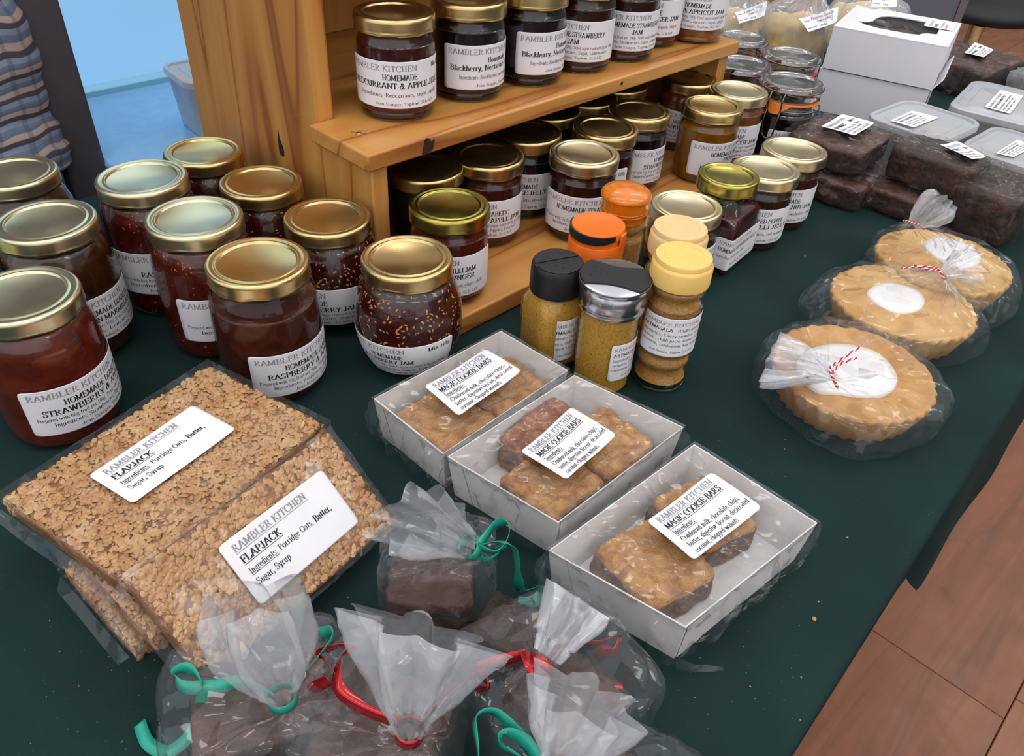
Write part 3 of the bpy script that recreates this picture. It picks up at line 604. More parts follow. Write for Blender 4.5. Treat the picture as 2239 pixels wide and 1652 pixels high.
def jar(name, label, pos, kind, lidr, H, R, jam, lid='gold', lab=None, group=None, fill=.86, seeds=0, z0=0.0, rl=None, facet=False):
    """lab = dict(phi=left edge angle seen from the camera, z, W, h, lines, tilt)"""
    t = thing(name, label, 'jar', (pos[0], pos[1], TZ+z0), 0, group)
    P0 = {'s': lambda: prof_straight(R, H), 'b': lambda: prof_big(R, H, lidr), 'g': lambda: prof_globe(R, H, lidr)}[kind]()
    P = smooth_prof(P0, 4)
    key = ('glass', kind, round(R, 4), round(H, 4), round(lidr, 4), facet)
    if key not in CA:
        V, Fc = lathe(P, 64)
        if facet:
            V = [Vector(v) for v in V]
            for i, v in enumerate(V):
                if v.z < H*.75 and v.z > .012:
                    a = math.atan2(v.y, v.x); s = math.cos(a*14+v.z*520)*math.cos(a*14-v.z*520); f = 1+.018*(abs(s)-.5); v.x *= f; v.y *= f
        CA[key] = mesh('glass', V, Fc, M['glass'], True)
    link('glass', CA[key], t)
    zt = H*fill; ck = ('jam', kind, round(R, 4), round(H, 4), jam, fill, round(lidr, 4))
    if ck not in CA:
        Q = [(max(r-.0013, .0001), max(z, .003)) for r, z in P if z < zt]
        Q = [q for i, q in enumerate(Q) if i == 0 or q != Q[i-1]]
        Q += [(Q[-1][0]*.985, zt), (.0001, zt-.0004)]
        V, Fc = lathe(Q, 64); CA[ck] = mesh('contents', V, Fc, J[jam], True)
    link('contents', CA[ck], t)
    o = link('lid', lid_mesh(lidr, lid), t); o.location = (0, 0, H); o.rotation_euler = (0, 0, random.uniform(0, 6))
    if seeds:
        sk = ('seeds', kind, round(R, 4), seeds)
        if sk not in CA:
            rnd = random.Random(5); V = []; Fc = []
            for i in range(seeds):
                z = rnd.uniform(.008, zt-.002); a = rnd.uniform(0, 2*PI); r = r_at(P, z)-.0009+rnd.uniform(-.0004, .0002); z2 = z+.001; sl = (r_at(P, z2)-r_at(P, z))/.001
                nn = Vector((math.cos(a), math.sin(a), -sl)).normalized(); tt = Vector((-math.sin(a), math.cos(a), 0)); bb = nn.cross(tt); ro = rnd.uniform(0, PI)
                ax = tt*math.cos(ro)+bb*math.sin(ro); ay = bb*math.cos(ro)-tt*math.sin(ro); L = rnd.uniform(.0010, .0017); wd = L*rnd.uniform(.32, .5); c = Vector((r*math.cos(a), r*math.sin(a), z)); n0 = len(V)
                V.append(c+nn*wd*.6); m = 7
                for q in range(m):
                    th = 2*PI*q/m; V.append(c+ax*L*math.cos(th)+ay*wd*(math.sin(th)+.35*math.cos(th)**2)-nn*wd*.1)
                Fc += [(n0, n0+1+q, n0+1+(q+1) % m) for q in range(m)]
            CA[sk] = mesh('seeds', V, Fc, M['seed'], True)
        tag(link('seeds', CA[sk], t), kind='stuff')
    if lab:
        a0 = math.atan2(-pos[1], -pos[0])+rad(lab['phi']); W = lab.get('W', .102); h = lab.get('h', .0375); zb = lab.get('z', .0115); rm = r_at(P, zb+h*.5); tl = lab.get('tilt', 0.0)
        def fm(s, tt, e):
            z = zb+tt+tl*(s-W/2); r = max(r_at(P, z), rm*.6 if kind == 'g' else R*.96)+.0004+e; a = a0+s/rm; return (r*math.cos(a), r*math.sin(a), z)
        paper(name, W, h, fm, lab['lines'](W, h), t, nx=28, ny=6 if kind == 's' else 10)
    return t
def JL(l1, l2, prep, ingr, minw=None): return lambda W, h: jam_lines(W, h, l1, l2, prep, ingr, minw)
PR = 'Prepared with %sg fruit per 100g. Total sugar content 62g per 100g'
RJ = 'jam jars with gold lids'
B = .018
# --- top shelf
T = [(.076, .063, 'redcurrant', -84, JL('HOMEMADE', 'REDCURRANT & APPLE JELLY', None, 'Ingredients: Redcurrants, sugar, apple', 'Min 227g'), 'dark red jar of redcurrant jelly at the near end of the pine shelf'),
 (.156, .061, 'blackberry', -38, JL('Homemade', 'Blackberry, Nectarine & Apple Jam', None, 'Ingredients: Blackberries, nectarines, sugar, apple'), 'almost black jar of blackberry jam beside the redcurrant jelly on the shelf'),
 (.232, .056, 'blackberry', -23, JL('Homemade', 'Blackberry, Nectarine & Apple Jam', None, 'Ingredients: Blackberries, nectarines, sugar, apple'), 'almost black blackberry jam jar third along the pine shelf'),
 (.302, .053, 'straw', -100, JL('HOMEMADE STRAWBERRY', 'JAM', PR % '55', 'Ingredients: Strawberries, Sugar, Lemon juice'), 'strawberry jam jar fourth along the pine shelf'),
 (.370, .049, 'straw', -66, JL('HOMEMADE STRAWBERRY', 'JAM', PR % '55', 'Ingredients: Strawberries, Sugar, Lemon juice'), 'strawberry jam jar fifth along the pine shelf'),
 (.436, .064, 'plum', -95, JL('HOMEMADE', 'APRICOT & GINGER JAM', None, 'Ingredients: Apricots, ginger, sugar'), 'apricot and ginger jam jar half hidden between its shelf neighbours'),
 (.492, .042, 'pear', -88, JL('HOMEMADE', 'PEAR & APRICOT JAM', PR % '50', 'Ingredients: Pears, apricots, sugar, ginger'), 'amber pear and apricot jam jar at the far end of the shelf')]
for u, v, jm, ph, ln, lb in T:
    q = UVp(u, v); jar('jam_jar', lb, (q.x, q.y), 's', .0334, .0805, .0328, jm, 'gold', dict(phi=ph, lines=ln, z=.0125 if jm != 'pear' else .016), 'jars on the pine shelf', z0=.138)
# --- on the base board below the shelf
K = [((-.060, .577), 'chilli', 'olive', -100, JL('HOMEMADE CHILLI JAM', 'TOMATO & GINGER', None, 'Ingredients: Tomatoes, sugar, vinegar, ginger, chilli'), 'red chilli jam jar with green-gold lid at the corner of the pine base'),
 ((-.088, .646), 'blackberry', 'gold', None, None, 'black jar tucked against the side panel beneath the shelf'),
 ((-.035, .681), 'plum', 'gold', -98, JL('HOMEMADE DIABETIC', 'STRAWBERRY & APPLE JAM', PR % '66', 'Ingredients: Strawberries, Apples, Fructose'), 'diabetic strawberry jam jar behind the green-gold lidded chilli jam'),
 ((.0, .744), 'blackberry', 'gold', -92, JL('HOMEMADE', 'BRAMBLE JELLY', None, 'Ingredients: Sugar, Blackberries, apple'), 'bramble jelly jar half under the shelf between two strawberry jams'),
 ((.054, .701), 'straw', 'gold2', -72, JL('HOMEMADE STRAWBERRY', 'JAM', PR % '55', 'Ingredients: Strawberries, Sugar, Lemon juice'), 'strawberry jam jar on the base directly behind the orange capped tub'),
 ((.077, .768), 'straw', 'gold', -125, JL('HOMEMADE STRAWBERRY', 'JAM', PR % '55', 'Ingredients: Strawberries, Sugar', 'Min 227g'), 'strawberry jam jar behind the amber domed shaker, its label end showing'),
 ((.116, .823), 'blackberry', 'gold', -20, JL('HOMEMADE', 'STRAWBERRY JAM', PR % '55', 'Ingredients: Strawberries, Sugar'), 'dark jam jar under the shelf edge beside the amber chutney'),
 ((.020, .809), 'blackberry', 'gold', None, None, 'gold lidded jar deep under the shelf behind the bramble jelly'),
 ((.062, .855), 'blackberry', 'gold', None, None, 'gold lidded jar in the middle of the row deep under the shelf'),
 ((.100, .907), 'straw', 'gold', -60, JL('HOMEMADE', 'APRICOT JAM', None, 'Ingredients: Apricots, sugar'), 'gold lidded jar at the far end of the row deep under the shelf'),
 ((.187, .945), 'apricot', 'gold', -84, JL('HOMEMADE', 'APRICOT JAM', PR % '50', 'Ingredients: Apricots, sugar, lemon'), 'apricot jam jar under the far end of the shelf'),
 ((.199, .855), 'mustard', 'gold', -26, JL('HOMEMADE MUSTARD', 'PICKLE', None, 'Ingredients: Mixed vegetables, vinegar'), 'bright amber chutney jar standing clear on the pine base'),
 ((.238, .912), 'pear', 'gold2', -82, JL('HOMEMADE', 'PEAR & APRICOT JAM', PR % '50', 'Ingredients: Pears, apricots, sugar'), 'pear jam jar on the base beside the orange sealed clip jar')]
for q, jm, ld, ph, ln, lb in K:
    jar('jam_jar', lb, q, 's', .0331, .080, .0325, jm, ld, None if ph is None else dict(phi=ph, lines=ln), 'jars on the pine base', z0=B)
# --- front right of the stand, on the cloth
jar('jam_jar', 'brown jelly jar with pale gold lid half hidden by the yellow capped spice jars', (.146, .646), 's', .0323, .078, .032, 'ginger', 'gold2', dict(phi=-10, lines=JL('HOMEMADE', 'BRAMBLE JELLY', None, 'Ingredients: Blackberries, sugar')), 'jars on the cloth beside the stand')
jar('jam_jar', 'red pepper and ginger jelly jar behind the square bottle', (.237, .739), 's', .0335, .0785, .0315, 'ginger', 'gold2', dict(phi=-86, lines=JL('HOMEMADE RED PEPPER', 'GINGER, CHILLI JELLY', None, 'Ingredients: Apple juice, red peppers')), 'jars on the cloth beside the stand')
jar('jam_jar', 'plum jam jar with pale gold lid standing beside the wrapped fruit cakes', (.277, .789), 's', .0334, .0805, .0315, 'plum', 'gold2', dict(phi=-80, lines=JL('HOMEMADE', 'PLUM & WALNUT JAM', None, 'Ingredients: Plums, walnuts, sugar')), 'jars on the cloth beside the stand')
# --- left group, larger jars
G = 'tall jars on the cloth before the stand'
jar('jam_jar', 'strawberry and apple jam jar behind the corner of the wrapped flapjack stack', (-.313, .402), 'b', .0351, .104, .0378, 'strawred', 'gold2', dict(phi=-36, z=.0165, lines=JL('HOMEMADE DIABETIC', 'STRAWBERRY & APPLE JAM', PR % '66', 'Ingredients: Strawberries, Apples, Fructose')), G)
jar('jam_jar', 'brown marmalade jar standing behind the strawberry and apple jam', (-.342, .492), 'b', .0343, .107, .0375, 'marmalade', 'gold2', dict(phi=-42, z=.019, lines=JL('HOMEMADE DIABETIC', 'LEMON MARMALADE', PR % '50', 'Ingredients: Lemons, Fructose')), G)
jar('jam_jar', 'dark jam jar beside the person in the checked shirt', (-.415, .579), 'g', .033, .1, .0395, 'seedy', 'gold2', None, G)
jar('jam_jar', 'seedy raspberry jam jar with bright lid beside the grey window post', (-.302, .565), 'b', .0344, .110, .0372, 'rasp', 'gold2', dict(phi=-70, z=.024, lines=JL('HOMEMADE', 'RASPBERRY JAM', PR % '64', 'Ingredients: Raspberries, Sugar')), G)
jar('jam_jar', 'seedy red raspberry jam jar in the middle of the tall jars', (-.241, .510), 'b', .0345, .108, .0372, 'rasp', 'gold2', dict(phi=-42, z=.021, lines=JL('HOMEMADE', 'RASPBERRY JAM', PR % '64', 'Ingredients: Raspberries, Sugar')), G)
jar('jam_jar', 'brown raspberry and apple jam jar behind the far corner of the flapjacks', (-.181, .462), 'b', .0351, .103, .0382, 'raspapple', 'gold', dict(phi=-27, z=.011, lines=JL('HOMEMADE DIABETIC', 'RASPBERRY & APPLE JAM', PR % '64', 'Ingredients: Raspberries, Apples, Fructose')), G, fill=.72)
jar('jam_jar', 'faceted dark raspberry jar touching the foot of the tall pine panel', (-.288, .655), 'g', .0339, .095, .040, 'seedy', 'gold', None, G, seeds=420, facet=True)
jar('jam_jar', 'faceted dark raspberry jar midway along the pine panel', (-.221, .602), 'g', .0339, .095, .040, 'seedy', 'gold', None, G, seeds=420, facet=True)
jar('jam_jar', 'dark raspberry jar by the lower side panel of the stand', (-.154, .552), 'g', .034, .093, .0405, 'seedy', 'gold', dict(phi=-105, z=.012, lines=JL('HOMEMADE', 'SPECIAL RASPBERRY JAM', PR % '64', 'Ingredients: Raspberries, Sugar')), G, seeds=620)
jar('jam_jar', 'round bellied raspberry jam jar full of pale seeds behind the cookie trays', (-.083, .498), 'g', .0339, .093, .0415, 'seedy', 'gold', dict(phi=-104, z=.0075, W=.104, h=.032, tilt=.05, lines=JL('HOMEMADE', 'RASPBERRY JAM', PR % '64', 'Ingredients: Raspberries, Sugar, Lemon', 'Min 340g')), G, seeds=620)
jar('jam_jar', 'jar with only its gold lid edge peeping in between the marmalade and strawberry jars', (-.405, .452), 's', .0334, .084, .0325, 'blackberry', 'olive', None, G)
# ------------------------------------------------------------------ shared shapes for the packed goods
def A(x, y, z=0.0):
    """the point at height z above the table that the photograph shows at pixel x, y"""
    d = _F+_X*((x-1119.5)/1700.0)-_Y*((y-826.0)/1700.0); t = (z-.385)/d.z
    return Vector((d.x*t, d.y*t, TZ+z))
def lump(dims, n=10, sq=5.0, amp=.0015, freq=40.0, seed=0.0, taper=0.0):
    """a rounded block with an uneven skin; returns V, F (base at z=0)"""
    V = []; Fc = []; idx = {}
    dx, dy, dz = dims[0]/2, dims[1]/2, dims[2]/2
    def vert(p):
        k = tuple(round(c*1000) for c in p)
        if k in idx: return idx[k]
        l = (abs(p[0])**sq+abs(p[1])**sq+abs(p[2])**sq)**(1/sq); q = Vector(p)/l
        w = Vector((q.x*dx*(1-taper*q.z), q.y*dy*(1-taper*q.z), q.z*dz)); nn = Vector((q.x/dx, q.y/dy, q.z/dz)).normalized()
        d = fbm(w.x*freq+seed, w.y*freq+seed*1.7, w.z*freq)*amp
        if q.z < -.9: d = 0
        w = w+nn*d; w.z += dz; w.z = max(w.z, 0)
        idx[k] = len(V); V.append(w); return idx[k]
    for ax in range(3):
        for sg in (-1, 1):
            for i in range(n):
                for j in range(n):
                    q = []
                    for a, b in ((i, j), (i+1, j), (i+1, j+1), (i, j+1)):
                        p = [0, 0, 0]; p[ax] = sg; p[(ax+1) % 3] = (2*a/n-1)*sg; p[(ax+2) % 3] = 2*b/n-1; q.append(vert(tuple(p)))
                    Fc.append(tuple(q))
    return V, Fc
def lump_obj(name, dims, mat, parent, loc=(0, 0, 0), rz=0.0, mat2=None, **kw):
    V, Fc = lump(dims, **kw); o = add(name, V, Fc, M[mat], parent, True, None, loc); o.rotation_euler = (0, 0, rz)
    if mat2:
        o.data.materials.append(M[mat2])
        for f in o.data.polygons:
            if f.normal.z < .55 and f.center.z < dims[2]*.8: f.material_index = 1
    return o
def bag(name, rings, mat, parent, n=72, sub=5, crk=.0012, seed=0.0, freq=55.0):
    """film bag through rings: (centre, axis_x, axis_y, squareness, pleat, pleats, phase)"""
    out = []
    m = len(rings)
    def lerp(i, t):
        r0 = rings[max(i-1, 0)]; r1 = rings[i]; r2 = rings[min(i+1, m-1)]; r3 = rings[min(i+2, m-1)]
        def c(k):
            a, b, cc, d = (Vector(r[k]) if not isinstance(r[k], (int, float)) else r[k] for r in (r0, r1, r2, r3))
            return .5*((2*b)+(cc-a)*t+(2*a-5*b+4*cc-d)*t*t+(3*b-a-3*cc+d)*t**3) if k < 3 else b+(cc-b)*t
        return [c(0), c(1), c(2), c(3), c(4), r1[5], c(6)]
    seq = []
    for i in range(m-1):
        for k in range(sub): seq.append(lerp(i, k/sub))
    seq.append(list(rings[-1]))
    V = []; Fc = []
    for j, (c, ax, ay, sq, pl, npl, ph) in enumerate(seq):
        c = Vector(c); ax = Vector(ax); ay = Vector(ay)
        for k in range(n):
            a = 2*PI*k/n; ca, sa = math.cos(a), math.sin(a)
            l = (abs(ca)**sq+abs(sa)**sq)**(1/sq)
            f = (1+pl*(math.sin(npl*a+ph)+.45*math.sin((npl*2-3)*a+2.1*ph+seed)+.3*fbm(a*3+seed, j*.15)))/l
            p = c+ax*ca*f+ay*sa*f
            d = crk*fbm(p.x*freq+seed, p.y*freq, p.z*freq); q = (p-c); q = q.normalized() if q.length > 1e-6 else Vector((0, 0, 1))
            p = p+q*d
            if p.z < TZ+.0012: p.z = TZ+.0012
            V.append(p)
    for j in range(len(seq)-1): Fc += [(j*n+k, j*n+(k+1) % n, (j+1)*n+(k+1) % n, (j+1)*n+k) for k in range(n)]
    o = add(name, V, Fc, M[mat], None, True); o.parent = parent
    if parent is not None: o.matrix_parent_inverse = world_inv(parent)
    return o
def world_inv(p):
    q = p; mt = Matrix.Identity(4)
    while q is not None: mt = q.matrix_parent_inverse @ q.matrix_basis @ mt if False else (q.matrix_basis @ mt); q = q.parent
    return mt.inverted()
def wadd(name, V, Fc, mat, parent, smooth=False, angle=None):
    """mesh given in world coordinates, parented without moving"""
    o = add(name, V, Fc, mat, None, smooth, angle); o.parent = parent; o.matrix_parent_inverse = world_inv(parent); return o
def ribbon(name, pts, wdt, mat, parent, twist=None, nrm=(0, 0, 1), n=10):
    """flat strip of ribbon along a space curve; twist = angle (deg) of the strip at each control point"""
    P = catmull(pts, n); m = len(P); V = []; Fc = []
    tw = twist or [0]*len(pts); up = Vector(nrm)
    for i, p in enumerate(P):
        t = (P[min(i+1, m-1)]-P[max(i-1, 0)]).normalized(); f = i/n; k = min(int(f), len(tw)-2); a = rad(tw[k]+(tw[k+1]-tw[k])*(f-k))
        s = t.cross(up); s = s.normalized() if s.length > 1e-5 else t.orthogonal().normalized(); u2 = s.cross(t)
        d = (s*math.cos(a)+u2*math.sin(a))*wdt/2; V += [p-d, p+d]
    Fc = [(2*i, 2*i+1, 2*i+3, 2*i+2) for i in range(m-1)]
    o = wadd(name, V, Fc, M[mat], parent, True); solid(o, .0003); return o
def twine(pts, parent, r=.00055):
    """two-ply red and white baker's twine"""
    P = catmull(pts, 14); m = len(P)
    for ply, mt in ((0, 'twine_r'), (1, 'twine_w')):
        Q = []; up = Vector((0, 0, 1))
        for i, p in enumerate(P):
            t = (P[min(i+1, m-1)]-P[max(i-1, 0)]).normalized(); s = t.cross(up); s = s.normalized() if s.length > 1e-5 else t.orthogonal().normalized(); u2 = s.cross(t)
            a = i*.95+ply*PI; Q.append(p+(s*math.cos(a)+u2*math.sin(a))*r)
        mb = MB().tube(Q, r*1.05, 6); o = wadd('twine', mb.V, mb.F, M[mt], parent, True)
def flat_label(pts4, lines, parent, W, Hh, mat='paper', warp=0.0, corner=.0025, lift=.0004, curl=0.0, nx=40, ny=16):
    """label on the world quad (bottom-left, bottom-right, top-right, top-left as read)"""
    a, b, c, d = (Vector(p) for p in pts4); n = (b-a).cross(d-a).normalized(); inv = world_inv(parent)
    def fm(s, t, e):
        x, y = s/W, t/Hh; p = a*(1-x)*(1-y)+b*x*(1-y)+c*x*y+d*(1-x)*y
        z = warp*math.sin(x*5+y*2+1)*.5+curl*(x-.5)**2
        return inv @ (p+n*(lift+e+z))
    return paper('label', W, Hh, fm, lines, parent, corner, nx, ny, .00045)
def fbox(parent, c8, mat, amp=.0009, n=8, freq=60.0, seed=0.0, name='film', skip_bottom=True, smooth=True, ridges=0):
    """crinkled film wrapped round a box: c8 = 4 bottom + 4 top world corners, ccw"""
    V = []; Fc = []; idx = {}
    c8 = [Vector(p) for p in c8]; cen = sum(c8, Vector())/8
    def vert(p):
        k = tuple(round(x*1e5) for x in p)
        if k in idx: return idx[k]
        d = (p-cen).normalized(); f = fbm(p.x*freq+seed, p.y*freq, p.z*freq)
        p2 = p+d*amp*f; p2.z = max(p2.z, TZ+.0012); idx[k] = len(V); V.append(p2); return idx[k]
    quads = [(4, 5, 6, 7), (0, 1, 5, 4), (1, 2, 6, 5), (2, 3, 7, 6), (3, 0, 4, 7)]
    if not skip_bottom: quads.append((3, 2, 1, 0))
    rf = ridge_field(ridges, seed) if ridges else None; n0 = n
    for qi, q in enumerate(quads):
        a, b, c, d = (c8[i] for i in q); top = (qi == 0 and rf is not None); n = n0*6 if top else n0
        if top: lx, ly, up = (b-a).length, (d-a).length, (b-a).cross(d-a).normalized()
        for i in range(n):
            for j in range(n):
                w = []
                for x, y in ((i, j), (i+1, j), (i+1, j+1), (i, j+1)):
                    x /= n; y /= n; pp = a*(1-x)*(1-y)+b*x*(1-y)+c*x*y+d*(1-x)*y
                    if top and 0 < x < 1 and 0 < y < 1: pp = pp+up*rf(x, y, lx, ly)
                    w.append(vert(pp))
                if len(set(w)) == 4: Fc.append(tuple(w))
    return wadd(name, V, Fc, M[mat], parent, smooth, 55)
def flap(parent, pts, mat='film_loose', name='film_end', n=8, amp=.002, seed=0.0):
    """a loose sheet of film through a grid of points (rows of Vectors)"""
    R = [catmull(r, n) for r in pts]; C = [catmull([R[j][i] for j in range(len(R))], 5) for i in range(len(R[0]))]
    V = []; Fc = []; h = len(C[0])
    for i, col in enumerate(C):
        for j, p in enumerate(col):
            p = p+Vector((0, 0, 1))*amp*fbm(p.x*90+seed, p.y*90, p.z*90); p.z = max(p.z, TZ+.0012); V.append(p)
    for i in range(len(C)-1): Fc += [(i*h+j, (i+1)*h+j, (i+1)*h+j+1, i*h+j+1) for j in range(h-1)]
    return wadd(name, V, Fc, M[mat], parent, True)

def ridge_field(n, seed, w=(.0009, .0017), h=(.0006, .0016), L=(.25, .8)):
    """sharp creases: returns f(x, y) giving a height for unit coordinates scaled by (sx, sy) metres"""
    rnd = random.Random(seed); S = []
    for i in range(n):
        x, y, a, l = rnd.random(), rnd.random(), rnd.uniform(0, PI), rnd.uniform(*L); S.append((x, y, math.cos(a), math.sin(a), l/2, rnd.uniform(*w), rnd.uniform(*h)))
    def f(x, y, sx, sy):
        z = 0.0
        for cx, cy, ca, sa, hl, ww, hh in S:
            dx, dy = (x-cx)*sx, (y-cy)*sy; u = dx*ca+dy*sa; v = abs(-dx*sa+dy*ca+.0012*math.sin(u*160+cx*9)); m = hl*max(sx, sy)
            if abs(u) < m and v < 3*ww: z += hh*(1-abs(u)/m)*max(0, 1-v/(1.6*ww))
        return z
    return f
# ------------------------------------------------------------------ spice shakers
SG = 'spice mix shakers'
def spice_lines(W, h):
    return [('RAMBLER KITCHEN', W*.04, h*.83, h*.075, W*.78, 'gu'), ('ARTMASALA', W*.04, h*.68, h*.075, W*.42, 'bu'), ('(Eight spice mix)', W*.52, h*.68, h*.07, W*.44, ''),
            ('Ingredients:', W*.04, h*.54, h*.07, W*.29, 'u'), ('Curry powder, cumin,', W*.36, h*.54, h*.07, W*.6, ''), ('turmeric, chilli paste, fennel seeds,', W*.04, h*.41, h*.07, W*.9, ''),
            ('cinnamon, cardamom, bay leaves', W*.04, h*.28, h*.07, W*.85, ''), ('Jean Stanger, Taplow, SL6 0JT', W*.2, h*.11, h*.055, W*.6, '')]
def wrap_label(t, pos, phi, R, zb, W, h, lines):
    a0 = math.atan2(-pos[1], -pos[0])+rad(phi)
    return paper('l', W, h, lambda s, tt, e: ((R+.0004+e)*math.cos(a0+s/R), (R+.0004+e)*math.sin(a0+s/R), zb+tt), lines(W, h), t, nx=24, ny=5)
def sq_lathe(prof, n=64, sq=4.0):
    V = []; Fc = []
    for r, z, e in prof:
        for k in range(n):
            a = 2*PI*k/n; c, s = math.cos(a), math.sin(a); l = (abs(c)**e+abs(s)**e)**(1/e); V.append((r*c/l, r*s/l, z))
    for i in range(len(prof)-1): Fc += [(i*n+k, i*n+(k+1) % n, (i+1)*n+(k+1) % n, (i+1)*n+k) for k in range(n)]
    return V, Fc
# black capped squarish shaker
p1 = (.029, .511); t = thing('spice_shaker', 'squarish spice shaker with a black flip cap, full of ochre powder', 'spice jar', (*p1, TZ), 0, SG)
P = [(.0001, .001, 4), (.018, .001, 4), (.0205, .003, 5), (.0215, .006, 5), (.0215, .048, 5), (.0212, .054, 4), (.0195, .06, 3), (.0178, .064, 2.2), (.0172, .067, 2), (.0172, .07, 2)]
o = add('glass', *sq_lathe(P), M['glass'], t, True); o.rotation_euler = (0, 0, rad(32))
o = add('contents', *sq_lathe([(max(r-.0012, .0001), z+.0012, e) for r, z, e in P[:-2]]+[(.0001, .066, 2)]), M['spice'], t, True); o.rotation_euler = (0, 0, rad(32))
capp = [(.0176, .066), (.0203, .0665), (.0207, .068), (.0203, .084), (.0198, .088), (.019, .0895), (.0001, .0895)]
cp = MB().lathe(capp, 64).build('cap', M['black'], t, True, 35)
for s in (-1, 1):
    pts = [(.0185*math.cos(a), .0185*math.sin(a)) for a in [rad(8+164*k/20) for k in range(21)]]; pts = [(x, max(y, .0022)) for x, y in pts]
    V = [(x, s*y, z) for z in (.0893, .0905) for x, y in pts]; m = len(pts)
    Fc = [tuple(range(m, 2*m)) if s > 0 else tuple(range(2*m-1, m-1, -1))]+[(i, (i+1) % m, m+(i+1) % m, m+i) if s > 0 else (m+i, m+(i+1) % m, (i+1) % m, i) for i in range(m)]
    o = add('flap', V, Fc, M['black'], cp); o.rotation_euler = (0, 0, rad(25)); bevel(o, .0004)
for a, r in ((-30, .009), (-60, .012), (-95, .012), (-125, .009), (-75, .0065), (-50, .006)):
    a = rad(a+25); MB().lathe([(.0001, .0003), (.0014, .0003), (.0016, 0)], 12).build('sprinkle_hole', M['rubber'], cp, True, None, (r*math.cos(a), r*math.sin(a), .0904))
wrap_label(t, p1, -10, .0218, .012, .052, .038, spice_lines)
# chrome capped shaker
p2 = (.070, .487); t = thing('spice_shaker', 'cylindrical spice shaker with a black and silver cap', 'spice jar', (*p2, TZ), 0, SG)
R = .0222; P = smooth_prof([(.0001, .0015), (R*.8, .0015), (R*.9, 0), (R*.985, .0025), (R, .006), (R, .07), (R*.97, .074)], 4)
MB().lathe(P, 64).build('glass', M['glass'], t, True); MB().lathe([(max(r-.0011, .0001), z+.0013) for r, z in P]+[(.0001, .0755)], 64).build('contents', M['spice'], t, True)
MB().lathe([(.0228, .0695), (.0245, .07), (.0248, .0725), (.0243, .0735), (.0243, .0745), (.0252, .0755), (.0252, .088), (.0248, .0885), (.0248, .0892), (.0268, .09), (.027, .0925), (.0265, .0938), (.025, .0942), (.0001, .0942)], 96).build('collar', M['chrome'], t, True, 40)
fl_ = bpy.data.objects.new('flip_plate', None)
pts = []
for sgn in (1, -1):
    for k in range(13):
        a = rad(-39+78*k/12)+(0 if sgn > 0 else PI); pts.append((.0262*math.cos(a), .0262*math.sin(a)))
    pts += [(sgn*.004, sgn*.0125), (-sgn*.004, sgn*.0125)]
pts = [p for i, p in enumerate(pts) if p != pts[i-1]]
m = len(pts); V = [(x, y, z) for z in (.0935, .0956) for x, y in pts]; Fc = [tuple(range(m, 2*m))]+[(i, (i+1) % m, m+(i+1) % m, m+i) for i in range(m)]
cp = add('flip_plate', V, Fc, M['black'], t); cp.rotation_euler = (0, 0, rad(-12)); bevel(cp, .0004)
for x in (-.0022, .0032): MB().box((x, 0, .0957), (.0003, .0248, .0002)).build('seam', M['rubber'], cp)
for x, y in ((-.016, .006), (-.0165, -.001), (-.0165, -.006), (-.0115, .003), (-.0105, -.003), (-.006, .0005)): MB().lathe([(.0001, .0004), (.001, .0004), (.0012, 0)], 10).build('sprinkle_hole', M['rubber'], cp, True, None, (x, y, .0955))
wrap_label(t, p2, 14, R, .0145, .056, .034, spice_lines)
# two ringed glass jars with moulded plastic caps
def ring_jar(pos, mat, lb, phi, dark):
    t = thing('spice_shaker', lb, 'spice jar', (*pos, TZ), 0, SG)
    P = smooth_prof([(.0001, .0035), (.0195, .0035), (.0205, 0), (.0218, .0018), (.022, .005), (.0205, .009), (.0178, .014), (.0178, .017), (.0208, .0225), (.0212, .026), (.0188, .0305), (.0188, .033), (.0208, .0355), (.0208, .0705), (.0212, .0735), (.019, .0775), (.0182, .081), (.0205, .0855), (.0209, .0885), (.0185, .0915), (.0178, .095)], 4)
    MB().lathe(P, 64).build('glass', M['glass'], t, True)
    Q = [(max(r-.0016, .0001), max(z, .0075)) for r, z in P if z < .0935]; Q = [(.0001, .0075)]+[q for q in Q if q[0] > .012]+[(.0001, .0925)]
    MB().lathe(Q, 64).build('contents', M['spice2'], t, True)
    MB().lathe([(.019, .0915), (.0221, .092), (.0224, .0935), (.0222, .1055), (.0217, .107), (.0209, .1078), (.0206, .1082), (.0205, .1112), (.0201, .112), (.0147, .112), (.0145, .1117), (.0141, .1117), (.0139, .112), (.0001, .112)], 72).build('cap', M[mat], t, True, 30)
    wrap_label(t, pos, phi, .0212, .0365, .058, .034, spice_lines)
ring_jar((.117, .493), 'yellow', 'ringed glass spice jar with a yellow cap and full label', -62, 0)
ring_jar((.120, .536), 'peach', 'spice jar with a cracked peach cap just behind the yellow capped one', 10, 0)
